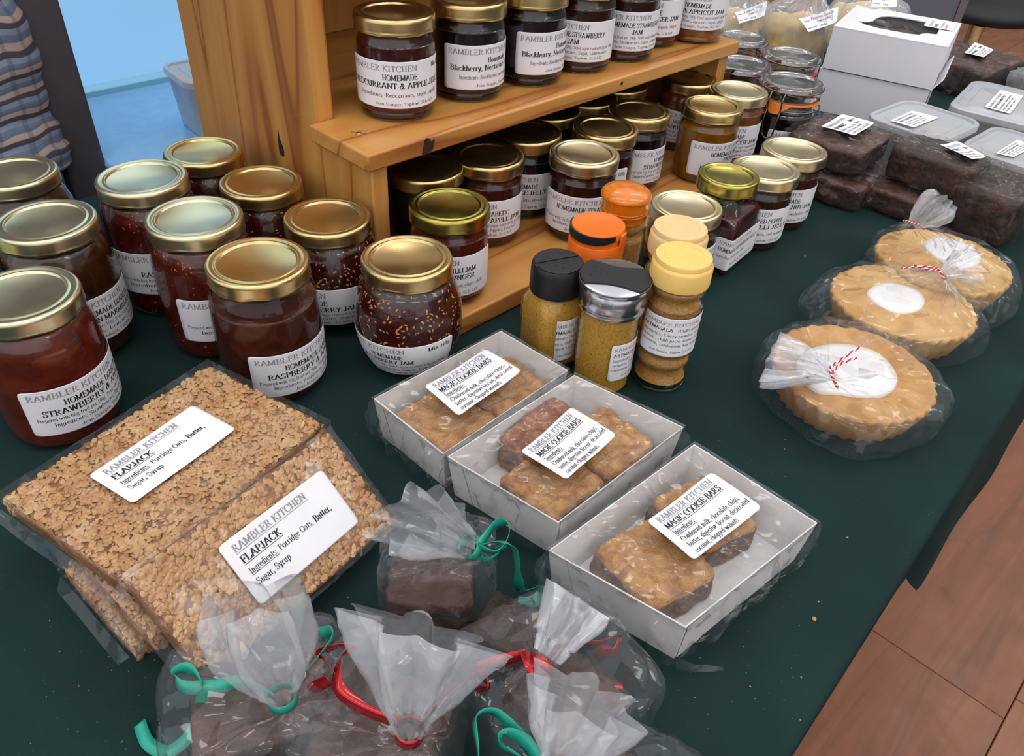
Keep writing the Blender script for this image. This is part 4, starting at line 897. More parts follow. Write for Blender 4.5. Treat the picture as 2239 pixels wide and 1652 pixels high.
# orange tub
p5 = (.060, .556); t = thing('spice_shaker', 'orange plastic spice tub with a dark rimmed flip lid', 'spice jar', (*p5, TZ), 0, SG)
MB().lathe([(.0001, .0005), (.021, .0005), (.0225, .002), (.0225, .0878), (.022, .0885), (.0001, .0885)], 64).build('body', M['orange'], t, True, 40)
MB().lathe([(.0001, .0995), (.0165, .0995), (.0172, .0998), (.0208, .0998), (.0213, .0992), (.0213, .0935), (.0001, .0935)], 64).build('lid', M['orange'], t, True, 40)
V = []; Fc = []; m = 33
for k in range(m):
    a = rad(150+155*k/(m-1)); hh = .0068*math.sin(PI*min(1, max(0, (k+2)/(m+3))))**.35
    for r, z in ((.0212, .0985-hh), (.0226, .0985-hh), (.0226, .0988), (.0212, .0988)): V.append((r*math.cos(a), r*math.sin(a), z))
Fc = [(k*4+i, k*4+(i+1) % 4, (k+1)*4+(i+1) % 4, (k+1)*4+i) for k in range(m-1) for i in range(4)]+[(0, 1, 2, 3), tuple(reversed([(m-1)*4+i for i in range(4)]))]
add('lid_rim', V, Fc, M['black'], t, True, 40)
MB().lathe([(.0001, .0935), (.0205, .0935), (.0205, .0885), (.0001, .0885)], 48).build('sprinkle_insert', M['orange'], t, True, 40)
o = MB().box((.0224, 0, .092), (.002, .008, .012)).build('hinge', M['orange'], t); o.rotation_euler = (0, 0, rad(-30)); bevel(o, .0004)
# amber dome cap
p6 = (.086, .612); t = thing('spice_shaker', 'glass spice jar with a translucent amber domed cap', 'spice jar', (*p6, TZ), 0, SG)
P = smooth_prof([(.0001, .001), (.018, .001), (.0205, .003), (.0208, .008), (.0208, .058), (.0195, .064), (.0182, .067), (.0198, .072), (.0192, .076), (.018, .08)], 4)
MB().lathe(P, 64).build('glass', M['glass'], t, True); MB().lathe([(max(r-.0013, .0001), z+.0012) for r, z in P]+[(.0001, .078)], 64).build('contents', M['spice2'], t, True)
MB().lathe([(.0185, .0795), (.0198, .08), (.0199, .086), (.0202, .0864), (.0199, .0868), (.02, .0885), (.0203, .0889), (.02, .0893), (.0202, .0985), (.0214, .099), (.0216, .1), (.0208, .1022), (.018, .1048), (.012, .1067), (.0001, .1075)], 72).build('cap', M['amber'], t, True, 38)
# ------------------------------------------------------------------ square bottle of jelly
psq = (.190, .694); a = rad(53.5)
t = thing('jelly_bottle', 'square glass bottle of redcurrant jelly with a green-gold lid', 'jar', (*psq, TZ), a, 'jars on the cloth beside the stand')
hs = .0305
P = [(.0001, .001, 6), (hs*.9, .001, 12), (hs*1.0, .003, 16), (hs*1.0, .052, 16), (hs*.98, .0555, 10), (hs*.8, .064, 6), (.0225, .0695, 2.6), (.0222, .0735, 2), (.0222, .08, 2)]
add('glass', *sq_lathe([(r*1.0, z, e) for r, z, e in P], 96), M['glass'], t, True, 50)
add('contents', *sq_lathe([(max(r-.0016, .0001), z+.0016, e) for r, z, e in P[:5]]+[(hs*.84, .0595, 7), (.0001, .0595, 7)], 96), J['redcurrant'], t, True, 50)
o = link('lid', lid_mesh(.0288, 'olive', .0135), t); o.location = (0, 0, .0885)
W, h = .078, .032
def sqmap(s, tt, e):
    # the label wraps the front vertical corner: short part on the near face, long part on the next
    k = s-.018; r = hs+.0006+e; c = hs*.93
    if k < -.004: return (-r, -c+(-k-.004), .010+tt)
    if k > .004: return (-c+k-.004, -r, .010+tt)
    q = (k+.004)/.008*PI/2; return (-c-(r-c)*math.cos(q), -c-(r-c)*math.sin(q), .010+tt)
paper('l', W, h, sqmap, [('RAMBLER KITCHEN', W*.05, h*.8, h*.11, W*.72, 'g'), ('HOMEMADE REDCURRANT JELLY', W*.05, h*.58, h*.12, W*.9, 'b'), ('Ingredients: Redcurrants, sugar', W*.05, h*.38, h*.09, W*.6, ''), ('Jean Stanger, Taplow, SL6 0JT', W*.3, h*.14, h*.07, W*.6, '')], t, nx=40)
# ------------------------------------------------------------------ flapjack slabs
OL = [('RAMBLER KITCHEN', .006, .0305, .0042, .050, 'gu'), ('FLAPJACK', .006, .0232, .0042, .0265, 'bu'), ('Ingredients:', .006, .0162, .0036, .0185, 'u'), ('Porridge Oats, ', .0262, .0162, .0036, .0255, ''), ('Butter,', .052, .0162, .0038, .0125, 'b'), ('Sugar, Syrup', .006, .0092, .0038, .0225, '')]
def oats_mesh(dx, dy, dz, n, seed):
    rnd = random.Random(seed); V = []; Fc = []
    def flake(c, nn):
        nn = (nn+Vector((rnd.gauss(0, .22), rnd.gauss(0, .22), rnd.gauss(0, .22)))).normalized(); t = nn.orthogonal().normalized(); b = nn.cross(t)
        r = rnd.uniform(.0013, .0026); e = rnd.uniform(.7, 1); n0 = len(V); m = 7; a0 = rnd.uniform(0, 6)
        V.append(c+nn*r*.22)
        for k in range(m):
            a = a0+2*PI*k/m; rr = r*rnd.uniform(.85, 1.1); V.append(c+t*rr*math.cos(a)+b*rr*e*math.sin(a)-nn*r*.12)
        Fc.extend((n0, n0+1+k, n0+1+(k+1) % m) for k in range(m))
    for i in range(n):
        x, y = rnd.uniform(-dx/2+.001, dx/2-.001), rnd.uniform(-dy/2+.001, dy/2-.001)
        flake(Vector((x, y, dz+rnd.uniform(-.0002, .0016)+.0008*fbm(x*60+seed, y*60))), Vector((0, 0, 1)))
    for i in range(int(n*.32)):
        s = rnd.choice((0, 1, 2, 3)); z = rnd.uniform(.001, dz)
        if s < 2: y = rnd.uniform(-dy/2, dy/2); flake(Vector(((dx/2)*(1 if s else -1), y, z)), Vector((1 if s else -1, 0, 0)))
        else: x = rnd.uniform(-dx/2, dx/2); flake(Vector((x, (dy/2)*(1 if s == 3 else -1), z)), Vector((0, 1 if s == 3 else -1, 0)))
    return mesh('oat_flakes', V, Fc, M['oat'], False)
FS = 'wrapped flapjack slabs'
_om = {}
def flapjack(label, Mx, dx, dy, dz, seed, lab=None, film='film_tight', flapx=True):
    t = bpy.data.objects.new('flapjack_slab', None); COL.objects.link(t); t.matrix_world = Mx; tag(t, label, 'flapjack', FS)
    loc, rot, s_ = Mx.decompose(); t.location = loc; t.rotation_euler = rot.to_euler()
    V, Fc = lump((dx, dy, dz), 14, 14, .0012, 70, seed); add('slab', V, Fc, M['oatbase'], t, True)
    k = (round(dx, 3), round(dy, 3))
    if k not in _om: _om[k] = oats_mesh(dx-.002, dy-.002, dz-.0004, int(dx*dy/.0154*5400), seed)
    tag(link('oat_flakes', _om[k], t), kind='stuff')
    e = .0022; c8 = [(-dx/2-e, -dy/2-e, .0006), (dx/2+e, -dy/2-e, .0006), (dx/2+e, dy/2+e, .0006), (-dx/2-e, dy/2+e, .0006)]; c8 += [(x, y, dz+.0026) for x, y, _ in c8]
    fbox(t, [t.matrix_basis @ Vector(p) for p in c8], film, .0010, 12, 45, seed, 'film', True, True, 9)
    B = t.matrix_basis
    # heat-sealed ends of the wrapper
    for sx in ((-1, 1) if flapx else (-1,)):
        rows = []
        for q, (o_, z) in enumerate(((0, dz*.55), (.003, dz*.35), (.0055, dz*.18))):
            rows.append([B @ Vector((sx*(dx/2+e+o_), dy*(k/4-.5)*(1-.06*q), z+.0012*math.sin(k*2.1+q+seed))) for k in range(5)])
        flap(t, rows, 'film', 'film_end', 5, .0006, seed)
    if lab: flat_label([B @ Vector(p) for p in lab], OL, t, .074, .0385, warp=.0006, lift=.0006)
    return t
def frame3(o, ax, ay):
    ax = Vector(ax).normalized(); az = ax.cross(Vector(ay)).normalized(); ay = az.cross(ax); m = Matrix.Identity(4)
    for i in range(3): m[i][0] = ax[i]; m[i][1] = ay[i]; m[i][2] = az[i]; m[i][3] = o[i]
    return m
dx, dy, dz = .148, .106, .0135
def slab_m(cx, cy, z, ang): return frame3(Vector((cx, cy, TZ+z)), (math.cos(rad(ang)), math.sin(rad(ang)), 0), (-math.sin(rad(ang)), math.cos(rad(ang)), 0))
zt = dz+.0028
def slab_c(F, L, lx, z):
    ay = (L-F).normalized(); ax = Vector((ay.y, -ay.x, 0)); c = (F+L)/2+ax*lx/2; c.z = TZ+z; return frame3(c, ax, ay), (L-F).length
m_, w_ = slab_c(A(292, 1424, dz), A(128, 1232, dz), .142, 0); flapjack('lowest wrapped oat flapjack of the stack, mostly covered', m_, .142, w_-.004, dz, 1)
m_, w_ = slab_c(A(338, 1412, 2*dz), A(165, 1222, 2*dz), .142, zt); flapjack('middle wrapped oat flapjack of the stack', m_, .142, w_-.004, dz, 2)
flapjack('labelled oat flapjack lying flat on top of the stack', slab_m(-.199, .324, 2*zt, 61), dx, dy, dz, 3, [(-.038, -.014, dz+.0029), (.037, -.014, dz+.0029), (.037, .0245, dz+.0029), (-.038, .0245, dz+.0029)])
L_ = A(283, 1238, .066); B_ = A(733, 930, .066); R_ = A(866, 1140, .0185); F_ = A(443, 1535, .0185)
ctr = (L_+B_+R_+F_)/4; ax = ((B_-L_)+(R_-F_)).normalized(); ay = ((L_-F_)+(B_-R_)).normalized()
lx = ((B_-L_).length+(R_-F_).length)/2; ly = ((L_-F_).length+(B_-R_).length)/2
m4 = frame3(ctr, ax, ay); m4 = m4 @ Matrix.Translation((0, 0, -.016))
def loc4(p): return m4.inverted() @ p
_q = [A(492, 1255, .045), A(690, 1075, .045)]
l2 = loc4(_q[0]); 
flapjack('labelled oat flapjack leaning against the stack beside the chocolate bags', m4, lx-.004, ly-.004, dz, 4, [(-.026, -.0195, dz+.0029), (.047, -.0195, dz+.0029), (.047, .0185, dz+.0029), (-.026, .0185, dz+.0029)])
# ------------------------------------------------------------------ cookie bar trays
CL = [('RAMBLER KITCHEN', .005, .0285, .004, .047, 'gu'), ('MAGIC COOKIE BARS', .005, .0225, .004, .047, 'bu'), ('Ingredients:', .005, .017, .0033, .0175, 'u'), ('Condensed milk, chocolate chips,', .005, .0115, .0033, .049, ''), ('butter, digestive biscuit, desiccated', .005, .0067, .0033, .0515, ''), ('coconut, chopped walnuts', .005, .0019, .0033, .036, '')]
def tray(label, L, Bk, R, F, bars, labq, seed, zr=.036):
    P4 = [Vector((*p, TZ)) for p in (F, R, Bk, L)]; c = sum(P4, Vector())/4
    t = thing('cookie_tray', label, 'cookie tray', c, 0, 'wrapped trays of cookie bars')
    mb = MB(); th = .0012
    def ring(f, z, ins=0.0): return [c+(p-c)*(f-ins/((p-c).length))+Vector((0, 0, z)) for p in P4]
    rings = [ring(.94, .0008), ring(1.0, zr), ring(1.0, zr, th), ring(.94, .0025, th)]
    V = [p-c for r in rings for p in r]; Fc = []
    for k in range(3): Fc += [(k*4+i, k*4+(i+1) % 4, (k+1)*4+(i+1) % 4, (k+1)*4+i) for i in range(4)]
    Fc += [(3, 2, 1, 0), (12, 13, 14, 15)]
    o = add('tray', V, Fc, M['card'], t)
    # glued corner tabs on the near wall
    for i, (a, b) in enumerate(((0, 1), (3, 0))):
        A0, A1, B1, B0 = rings[0][a], rings[0][b], rings[1][b], rings[1][a]; n = (A1-A0).cross(B0-A0).normalized()
        q = [A0*.985+A1*.015, A0*.8+A1*.2, B0*.86+B1*.14, B0*.985+B1*.015]; q = [p+n*.0005*(1 if n.dot(A0-c) > 0 else -1) for p in q]
        wadd('corner_tab', q, [(0, 1, 2, 3)], M['card'], o)
    ax = (P4[2]-P4[3]).normalized(); ay = (P4[3]-P4[0]).normalized(); ang = math.atan2(ax.y, ax.x); LX = (P4[2]-P4[3]).length; LY = (P4[3]-P4[0]).length
    for i, (x, y, z, dxx, dyy, dzz, rz, mt) in enumerate(bars):
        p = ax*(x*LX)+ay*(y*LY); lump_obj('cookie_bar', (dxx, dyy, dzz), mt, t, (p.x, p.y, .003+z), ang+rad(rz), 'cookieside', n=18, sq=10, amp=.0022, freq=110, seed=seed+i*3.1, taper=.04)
    # film: sagging top sheet, loose sides
    n = 72; V = []; Fc = []; rf = ridge_field(16, seed)
    top = ring(1.02, zr+.0015)
    for i in range(n+1):
        for j in range(n+1):
            x, y = i/n, j/n; p = top[3]*(1-x)*(1-y)+top[2]*x*(1-y)+top[1]*x*y+top[0]*(1-x)*y
            sag = -.0045*math.sin(PI*x)*math.sin(PI*y); p = p+Vector((0, 0, sag+.0022*fbm(p.x*45+seed, p.y*45)*(.35+math.sin(PI*x)*math.sin(PI*y))+(rf(x, y, LX, LY) if 0 < x < 1 and 0 < y < 1 else 0))); V.append(p)
    Fc = [(i*(n+1)+j, (i+1)*(n+1)+j, (i+1)*(n+1)+j+1, i*(n+1)+j+1) for i in range(n) for j in range(n)]
    bd = [i*(n+1) for i in range(n)]+[n*(n+1)+j for j in range(n)]+[i*(n+1)+n for i in range(n, 0, -1)]+[j for j in range(n, 0, -1)]
    prev = bd; steps = 8
    for s in range(1, steps+1):
        cur = []
        for q, b in enumerate(bd):
            p = Vector(V[b]); f = s/steps; h = (p.z-TZ); d = (p-c); d.z = 0; d.normalize()
            p2 = p+d*(.0045*math.sin(PI*f)+.0026*math.sin(q*.28+seed)*f+.0012*math.sin(q*.83)*f+.004*fbm(q*.12+seed, s*.7)); p2.z = TZ+.0013+(h-.0013)*(1-f); cur.append(len(V)); V.append(p2)
        m = len(bd); Fc += [(prev[k], prev[(k+1) % m], cur[(k+1) % m], cur[k]) for k in range(m)]; prev = cur
    wadd('film', V, Fc, M['film_loose'], t, True)
    flat_label([A(x, y, zr+.0005) for x, y in labq], CL, t, .0585, .0345, warp=.002, lift=.0025)
    return t
tray('cookie bar tray nearest the round bellied raspberry jar', (-.0935, .402), (-.011, .492), (.0405, .448), (-.0405, .353),
     [(-.235, -.02, 0, .054, .056, .022, 2, 'cookie'), (.225, -.02, 0, .056, .056, .0215, -1, 'cookie')], [(1003, 918), (1140, 815), (1062, 771), (927, 850)], 2)
tray('middle cookie bar tray of the three, with one dark caramelised bar', (-.0375, .351), (.045, .443), (.118, .394), (.0325, .3025),
     [(-.2, -.1, 0, .052, .05, .022, 0, 'cookie'), (.225, -.12, 0, .054, .052, .024, -2, 'cookie'), (.06, .27, .0, .06, .036, .029, 4, 'cookie2')], [(1237, 1057), (1347, 955), (1248, 898), (1137, 993)], 5)
tray3 = tray('cookie bar tray closest to the table edge, film tail at its corner', (.027, .282), (.123, .378), (.188, .316), (.0985, .2375),
     [(-.16, .05, 0, .054, .054, .023, -9, 'cookie'), (.23, .09, 0, .05, .05, .0235, -12, 'cookie')], [(1515, 1233), (1664, 1113), (1553, 1040), (1412, 1145)], 9)
# walnut crumbs on the dark bar are part of the bar; the twisted film tail of the third tray
flap(tray3, [[A(1478, 1440, .012), A(1530, 1452, .008), A(1580, 1455, .006)], [A(1480, 1462, .004), A(1535, 1470, .004), A(1582, 1466, .003)]], 'film_loose', 'film_end')
flap(tray3, [[A(1195, 1215, .03), A(1190, 1260, .02), A(1205, 1310, .008)], [A(1188, 1225, .028), A(1178, 1268, .016), A(1196, 1322, .003)]], 'film_loose', 'film_end')
# ------------------------------------------------------------------ bagged chocolate blocks with ribbon
CG = 'bagged chocolate blocks tied with ribbon'
def vx(a, r): return Vector((r*math.cos(rad(a)), r*math.sin(rad(a)), 0))
def choc_bag(label, c, ang, blocks, half, neck, flarev, fr, hb, seed, ribs, film='film_loose'):
    """c base centre; half sizes of the bag foot; neck world point; flare direction vector and end radius"""
    t = thing('chocolate_bag', label, 'chocolate bag', (c[0], c[1], TZ), 0, CG)
    for i, (x, y, z, dxx, dyy, dzz, rz, m1, m2) in enumerate(blocks):
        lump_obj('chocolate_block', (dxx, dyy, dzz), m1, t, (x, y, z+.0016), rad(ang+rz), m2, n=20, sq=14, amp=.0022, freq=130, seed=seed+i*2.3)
    C3 = Vector((c[0], c[1], TZ)); X_, Y_ = vx(ang, half[0]), vx(ang+90, half[1]); n = Vector(neck)
    fv = Vector(flarev); fd = fv.normalized(); e1 = fd.orthogonal().normalized()*1.0; e1 = vx(ang, 1); e1 = (e1-fd*e1.dot(fd)).normalized(); e2 = fd.cross(e1)
    up = C3+Vector((0, 0, hb)); mid = up*.45+n*.55
    rings = [(C3+Vector((0, 0, .0014)), X_*1.02, Y_*1.02, 6, .01, 9, 0), (C3+Vector((0, 0, hb*.5)), X_*1.05, Y_*1.05, 5, .015, 9, .4), (up, X_*1.0, Y_*1.0, 4.5, .02, 11, .8),
             (mid, X_*.5, Y_*.5, 2.6, .10, 11, 1.2), (n-fd*.004, e1*.0062, e2*.0062, 2, .16, 11, 1.5), (n, e1*.0048, e2*.0048, 2, .16, 11, 1.6), (n+fd*.004, e1*.0065, e2*.0065, 2, .16, 11, 1.7)]
    k = len(fr)
    for i, (f, ra, rb) in enumerate(fr): rings.append((n+fv*f, e1*ra, e2*rb, 2, .17+.05*i, 7, 1.9+.25*i))
    bag('bag_body', rings[:7], film, t, 84, 6, .0013, seed)
    bag('bag_frill', rings[6:], 'film_milky', t, 84, 6, .0010, seed+3)
    tie = [n+(e1*math.cos(a)+e2*math.sin(a))*.0062 for a in [2*PI*q/14 for q in range(15)]]
    for rm, lst in ribs:
        ribbon('ribbon_tie', tie, .0055, rm, t, nrm=fd, n=3, twist=[90]*15)
        for pts, tw in lst: ribbon('ribbon', [Vector(p) for p in pts], .0062, rm, t, tw)
    return t
ch, cd = 'choc', 'chocdark'
# far one, standing alone beside the trays
choc_bag('upright bag of chocolate tied with green ribbon between flapjack and cookie trays', (-.0325, .262), 2, [(-.004, -.003, 0, .046, .036, .034, 0, ch, cd)], (.0295, .0245), A(1030, 1195, .073),
         (-.028, -.012, .034), [(.35, .010, .009), (.75, .018, .013), (1.0, .023, .013)], .058, 1.0,
         [('rib_g', [([A(1035, 1190, .075), A(1085, 1205, .078), A(1112, 1170, .082), A(1108, 1140, .086), A(1080, 1150, .08), A(1050, 1190, .077)], [90, 60, 80, 120, 90, 60]),
                     ([A(1050, 1195, .076), A(1080, 1185, .072), A(1122, 1195, .06), A(1133, 1250, .036), A(1140, 1290, .016), A(1178, 1285, .007), A(1168, 1315, .003), A(1132, 1312, .002)], [70, 40, 10, 0, 40, 80, 20, 0]),
                     ([A(1040, 1205, .072), A(1060, 1225, .065), A(1090, 1210, .06), A(1096, 1190, .066)], [80, 70, 80, 80])])])
# front row
choc_bag('open frilled bag of chocolate with a long green ribbon curl on the cloth', (-.108, .186), 20, [(0, 0, 0, .062, .048, .034, 0, ch, cd)], (.041, .033), A(618, 1525, .058),
         (-.004, .004, .066), [(.22, .010, .010), (.55, .0175, .015), (.85, .0185, .013), (1.0, .016, .008)], .046, 4.0,
         [('rib_g', [([A(600, 1525, .058), A(530, 1490, .056), A(470, 1500, .052), A(400, 1500, .048), A(385, 1470, .05), A(415, 1460, .054), A(440, 1495, .05), A(440, 1540, .034), A(420, 1600, .014), A(370, 1642, .003), A(325, 1625, .002), A(305, 1580, .002)], [85, 70, 40, 60, 90, 110, 90, 60, 30, 10, 10, 20]),
                     ([A(640, 1500, .066), A(690, 1440, .072), A(725, 1400, .07), A(725, 1380, .066), A(700, 1385, .06)], [60, 60, 90, 90, 60])])])
choc_bag('bag of chocolate with wide V shaped frill and red ribbon in the front row', (-.050, .178), -12, [(0, 0, 0, .056, .05, .036, 0, ch, cd)], (.036, .033), A(895, 1600, .058),
         (.004, .010, .062), [(.2, .009, .010), (.5, .016, .014), (.85, .024, .012), (1.0, .026, .005)], .047, 7.0,
         [('rib_r', [([A(870, 1580, .06), A(790, 1545, .058), A(740, 1500, .06), A(745, 1440, .066), A(772, 1415, .07), A(735, 1412, .072), A(702, 1430, .066), A(735, 1470, .06)], [80, 60, 30, 60, 90, 110, 90, 60]),
                     ([A(720, 1485, .058), A(690, 1500, .052), A(672, 1500, .05)], [70, 70, 70]),
                     ([A(930, 1560, .066), A(1000, 1500, .066), A(1050, 1470, .06), A(1062, 1500, .054), A(1035, 1500, .05), A(1040, 1465, .056)], [70, 60, 90, 110, 90, 60])])])
choc_bag('bag of two chocolate blocks tied with shiny red foil ribbon', (.030, .206), 35, [(.006, -.008, 0, .044, .05, .034, 8, ch, cd), (-.022, .03, 0, .03, .034, .03, 30, cd, cd)], (.042, .040), A(1185, 1450, .056),
         (.016, .024, .018), [(.35, .009, .009), (.75, .014, .011), (1.0, .017, .009)], .046, 11.0,
         [('rib_r', [([A(1150, 1425, .06), A(1160, 1455, .062), A(1180, 1475, .058), A(1192, 1478, .054)], [20, 20, 20, 20]),
                     ([A(1200, 1440, .056), A(1250, 1405, .05), A(1310, 1405, .044), A(1352, 1388, .04), A(1345, 1420, .036), A(1310, 1425, .028), A(1308, 1460, .014), A(1330, 1490, .004), A(1362, 1497, .002)], [80, 80, 80, 60, 80, 40, 20, 20, 10]),
                     ([A(1150, 1430, .058), A(1090, 1445, .056), A(1045, 1460, .052)], [70, 60, 60])])])
choc_bag('bag of chocolate at the picture foot with pale green ribbon bow', (.060, .150), -20, [(0, 0, 0, .05, .045, .032, 0, ch, cd)], (.034, .031), A(1215, 1690, .062),
         (.008, .014, .036), [(.3, .010, .010), (.65, .017, .014), (1.0, .021, .013)], .045, 15.0,
         [('rib_g', [([A(1190, 1680, .064), A(1130, 1600, .07), A(1080, 1555, .074), A(1040, 1570, .072), A(1045, 1640, .064), A(1050, 1690, .058)], [70, 60, 90, 110, 90, 60]),
                     ([A(1190, 1680, .066), A(1150, 1620, .072), A(1105, 1600, .076), A(1100, 1630, .07), A(1150, 1660, .066)], [60, 60, 90, 90, 60])])])
# ------------------------------------------------------------------ bagged tarts
def tart(label, c, R, pastry, icing_pts, icz, seed, rings, tw, zt=.028):
    t = thing('iced_tart', label, 'tart', (c[0], c[1], TZ), 0, 'bagged iced tarts'); n = 192; NF = 34
    prof = [(.0001, .001, 0), (R*.82, .001, .4), (R*.85, .0018, 1), (R*.93, zt*.55, 1), (R*.985, zt*.86, .9), (R*1.0, zt*.96, .6), (R*.975, zt*1.04, .35), (R*.93, zt*1.02, .2), (R*.86, zt*.92, .05), (R*.7, zt*.9, 0), (R*.45, zt*.96, 0), (.0001, zt*.98, 0)]
    V = []; Fc = []
    for r, z, f in prof:
        for k in range(n):
            a = 2*PI*k/n; rr = r*(1+.022*f*math.cos(NF*a)+.012*fbm(math.cos(a)*3+seed, math.sin(a)*3, z*60)); zz = z+(.0018*fbm(math.cos(a)*r*70+seed, math.sin(a)*r*70) if z > zt*.5 else 0)
            V.append((rr*math.cos(a), rr*math.sin(a), max(zz, .0006)))
    for i in range(len(prof)-1): Fc += [(i*n+k, i*n+(k+1) % n, (i+1)*n+(k+1) % n, (i+1)*n+k) for k in range(n)]
    add('pastry_case', V, Fc, M[pastry], t, True)
    P = [A(x, y, icz)-Vector((c[0], c[1], TZ)) for x, y in icing_pts]; Q = catmull(P, 5, True); m = len(Q); g = sum(Q, Vector())/m; V = []; Fc = []
    for f, z in ((1.0, -.004), (1.0, .0), (.96, .0016), (.8, .0022), (.4, .0024), (.02, .0025)):
        for q in Q: p = g+(q-g)*f; V.append((p.x, p.y, icz+z))
    for i in range(5): Fc += [(i*m+k, i*m+(k+1) % m, (i+1)*m+(k+1) % m, (i+1)*m+k) for k in range(m)]
    Fc.append(tuple(5*m+k for k in range(m))); add('icing', V, Fc, M['icing'], t, True, 60)
    for nm, rg, mt in rings: bag(nm, rg, mt, t, 96, 6, .0014, seed, 60)
    for pts in tw: twine([Vector(p) for p in pts], t)
    return t
def ring(c, a, rx, ry, sq=2.4, pl=.02, npl=13, ph=0.0, tilt=None):
    if tilt is None: X_, Y_ = vx(a, rx), vx(a+90, ry)
    else:
        d = Vector(tilt).normalized(); e1 = d.orthogonal().normalized(); e2 = d.cross(e1); X_, Y_ = e1*rx, e2*ry
    return (Vector(c), X_, Y_, sq, pl, npl, ph)
c = (.262, .482); C3 = Vector((c[0], c[1], TZ)); nk = A(1815, 825, .048); fd = A(1690, 790, .040)-nk
tart('iced tart in a clear bag, closest to the cookie trays', c, .0605, 'pastry', [(1742, 800), (1765, 765), (1835, 752), (1915, 770), (1960, 815), (1955, 850), (1915, 868), (1850, 862), (1780, 850)], .0275, 1.0,
     [('bag_body', [ring(C3+Vector((0, 0, .0015)), 30, .064, .066, 2.8, .015), ring(C3+Vector((.001, 0, .014)), 30, .0655, .069, 2.6, .018), ring(C3+Vector((.001, 0, .030)), 30, .063, .066, 2.4, .02), ring(C3+Vector((0, 0, .0365)), 30, .045, .05, 2.2, .05), ring(nk*.6+(C3+Vector((0, 0, .036)))*.4, 30, .02, .022, 2, .12), ring(nk, 0, .004, .004, 2, .2, tilt=fd+Vector((0, 0, .03)))], 'film_loose'),
      ('bag_neck', [ring(nk, 0, .004, .004, 2, .2, tilt=fd+Vector((0, 0, .02))), ring(nk+fd*.35+Vector((0, 0, .003)), 0, .010, .008, 2, .25, 9, 1, fd), ring(nk+fd*.75, 0, .016, .010, 2, .25, 9, 1.3, fd), ring(nk+fd*1.05, 0, .018, .007, 2, .25, 9, 1.6, fd)], 'film_milky')],
     [[A(1832, 848, .040), A(1822, 828, .05), A(1815, 805, .054), A(1840, 785, .052), A(1880, 758, .046)], [A(1820, 815, .053), A(1838, 795, .054), A(1872, 782, .048)]])
c = (.338, .589); C3 = Vector((c[0], c[1], TZ)); nk = A(2062, 600, .046); fd = A(2130, 575, .05)-nk
tart('iced tart in a clear bag, middle of the three', c, .0605, 'pastry2', [(1895, 640), (1920, 622), (1965, 622), (2010, 640), (2022, 662), (2005, 680), (1965, 684), (1920, 668)], .0275, 4.0,
     [('bag_body', [ring(C3+Vector((-.004, 0, .0015)), 20, .072, .064, 3.2, .015), ring(C3+Vector((-.004, 0, .013)), 20, .074, .065, 3, .018), ring(C3+Vector((0, 0, .030)), 20, .064, .063, 2.4, .02), ring(C3+Vector((0, 0, .0365)), 20, .046, .048, 2.2, .05), ring(nk*.6+(C3+Vector((0, 0, .036)))*.4, 30, .02, .02, 2, .12), ring(nk, 0, .004, .004, 2, .2, tilt=fd+Vector((0, 0, .03)))], 'film_loose'),
      ('bag_neck', [ring(nk, 0, .004, .004, 2, .2, tilt=fd+Vector((0, 0, .02))), ring(nk+fd*.4+Vector((0, 0, .003)), 0, .010, .008, 2, .25, 9, 1, fd), ring(nk+fd*.9, 0, .018, .012, 2, .25, 9, 1.3, fd)], 'film_milky')],
     [[A(1970, 587, .044), A(2000, 583, .047), A(2040, 584, .05), A(2055, 592, .051), A(2065, 612, .045)], [A(2000, 580, .047), A(2030, 589, .05), A(2050, 590, .051)]])
c = (.404, .668); C3 = Vector((c[0], c[1], TZ)); nk = A(1995, 492, .058); fd = A(2060, 440, .085)-nk
tart('iced tart in a clear bag, beside the wrapped fruit cakes', c, .061, 'pastry2', [(2018, 535), (2045, 520), (2085, 525), (2130, 545), (2145, 565), (2135, 580), (2100, 586), (2055, 570)], .0275, 8.0,
     [('bag_body', [ring(C3+Vector((.003, -.002, .0015)), -30, .068, .064, 3.0, .015), ring(C3+Vector((.003, -.002, .013)), -30, .070, .066, 2.8, .018), ring(C3+Vector((0, 0, .030)), -30, .064, .063, 2.4, .02), ring(C3+Vector((-.008, .008, .038)), -30, .044, .046, 2.2, .05), ring(nk*.6+(C3+Vector((-.01, .01, .037)))*.4, 30, .02, .02, 2, .14), ring(nk, 0, .004, .004, 2, .2, tilt=fd)], 'film_loose'),
      ('bag_neck', [ring(nk, 0, .004, .004, 2, .2, tilt=fd), ring(nk+fd*.35, 0, .014, .010, 2, .25, 9, 1, fd), ring(nk+fd*.8, 0, .024, .014, 2, .25, 9, 1.3, fd), ring(nk+fd*1.05, 0, .028, .010, 2, .25, 9, 1.6, fd)], 'film_milky')],
     [[A(1975, 482, .06), A(1985, 484, .064), A(1997, 488, .064), A(2012, 492, .06), A(2026, 500, .056)]])
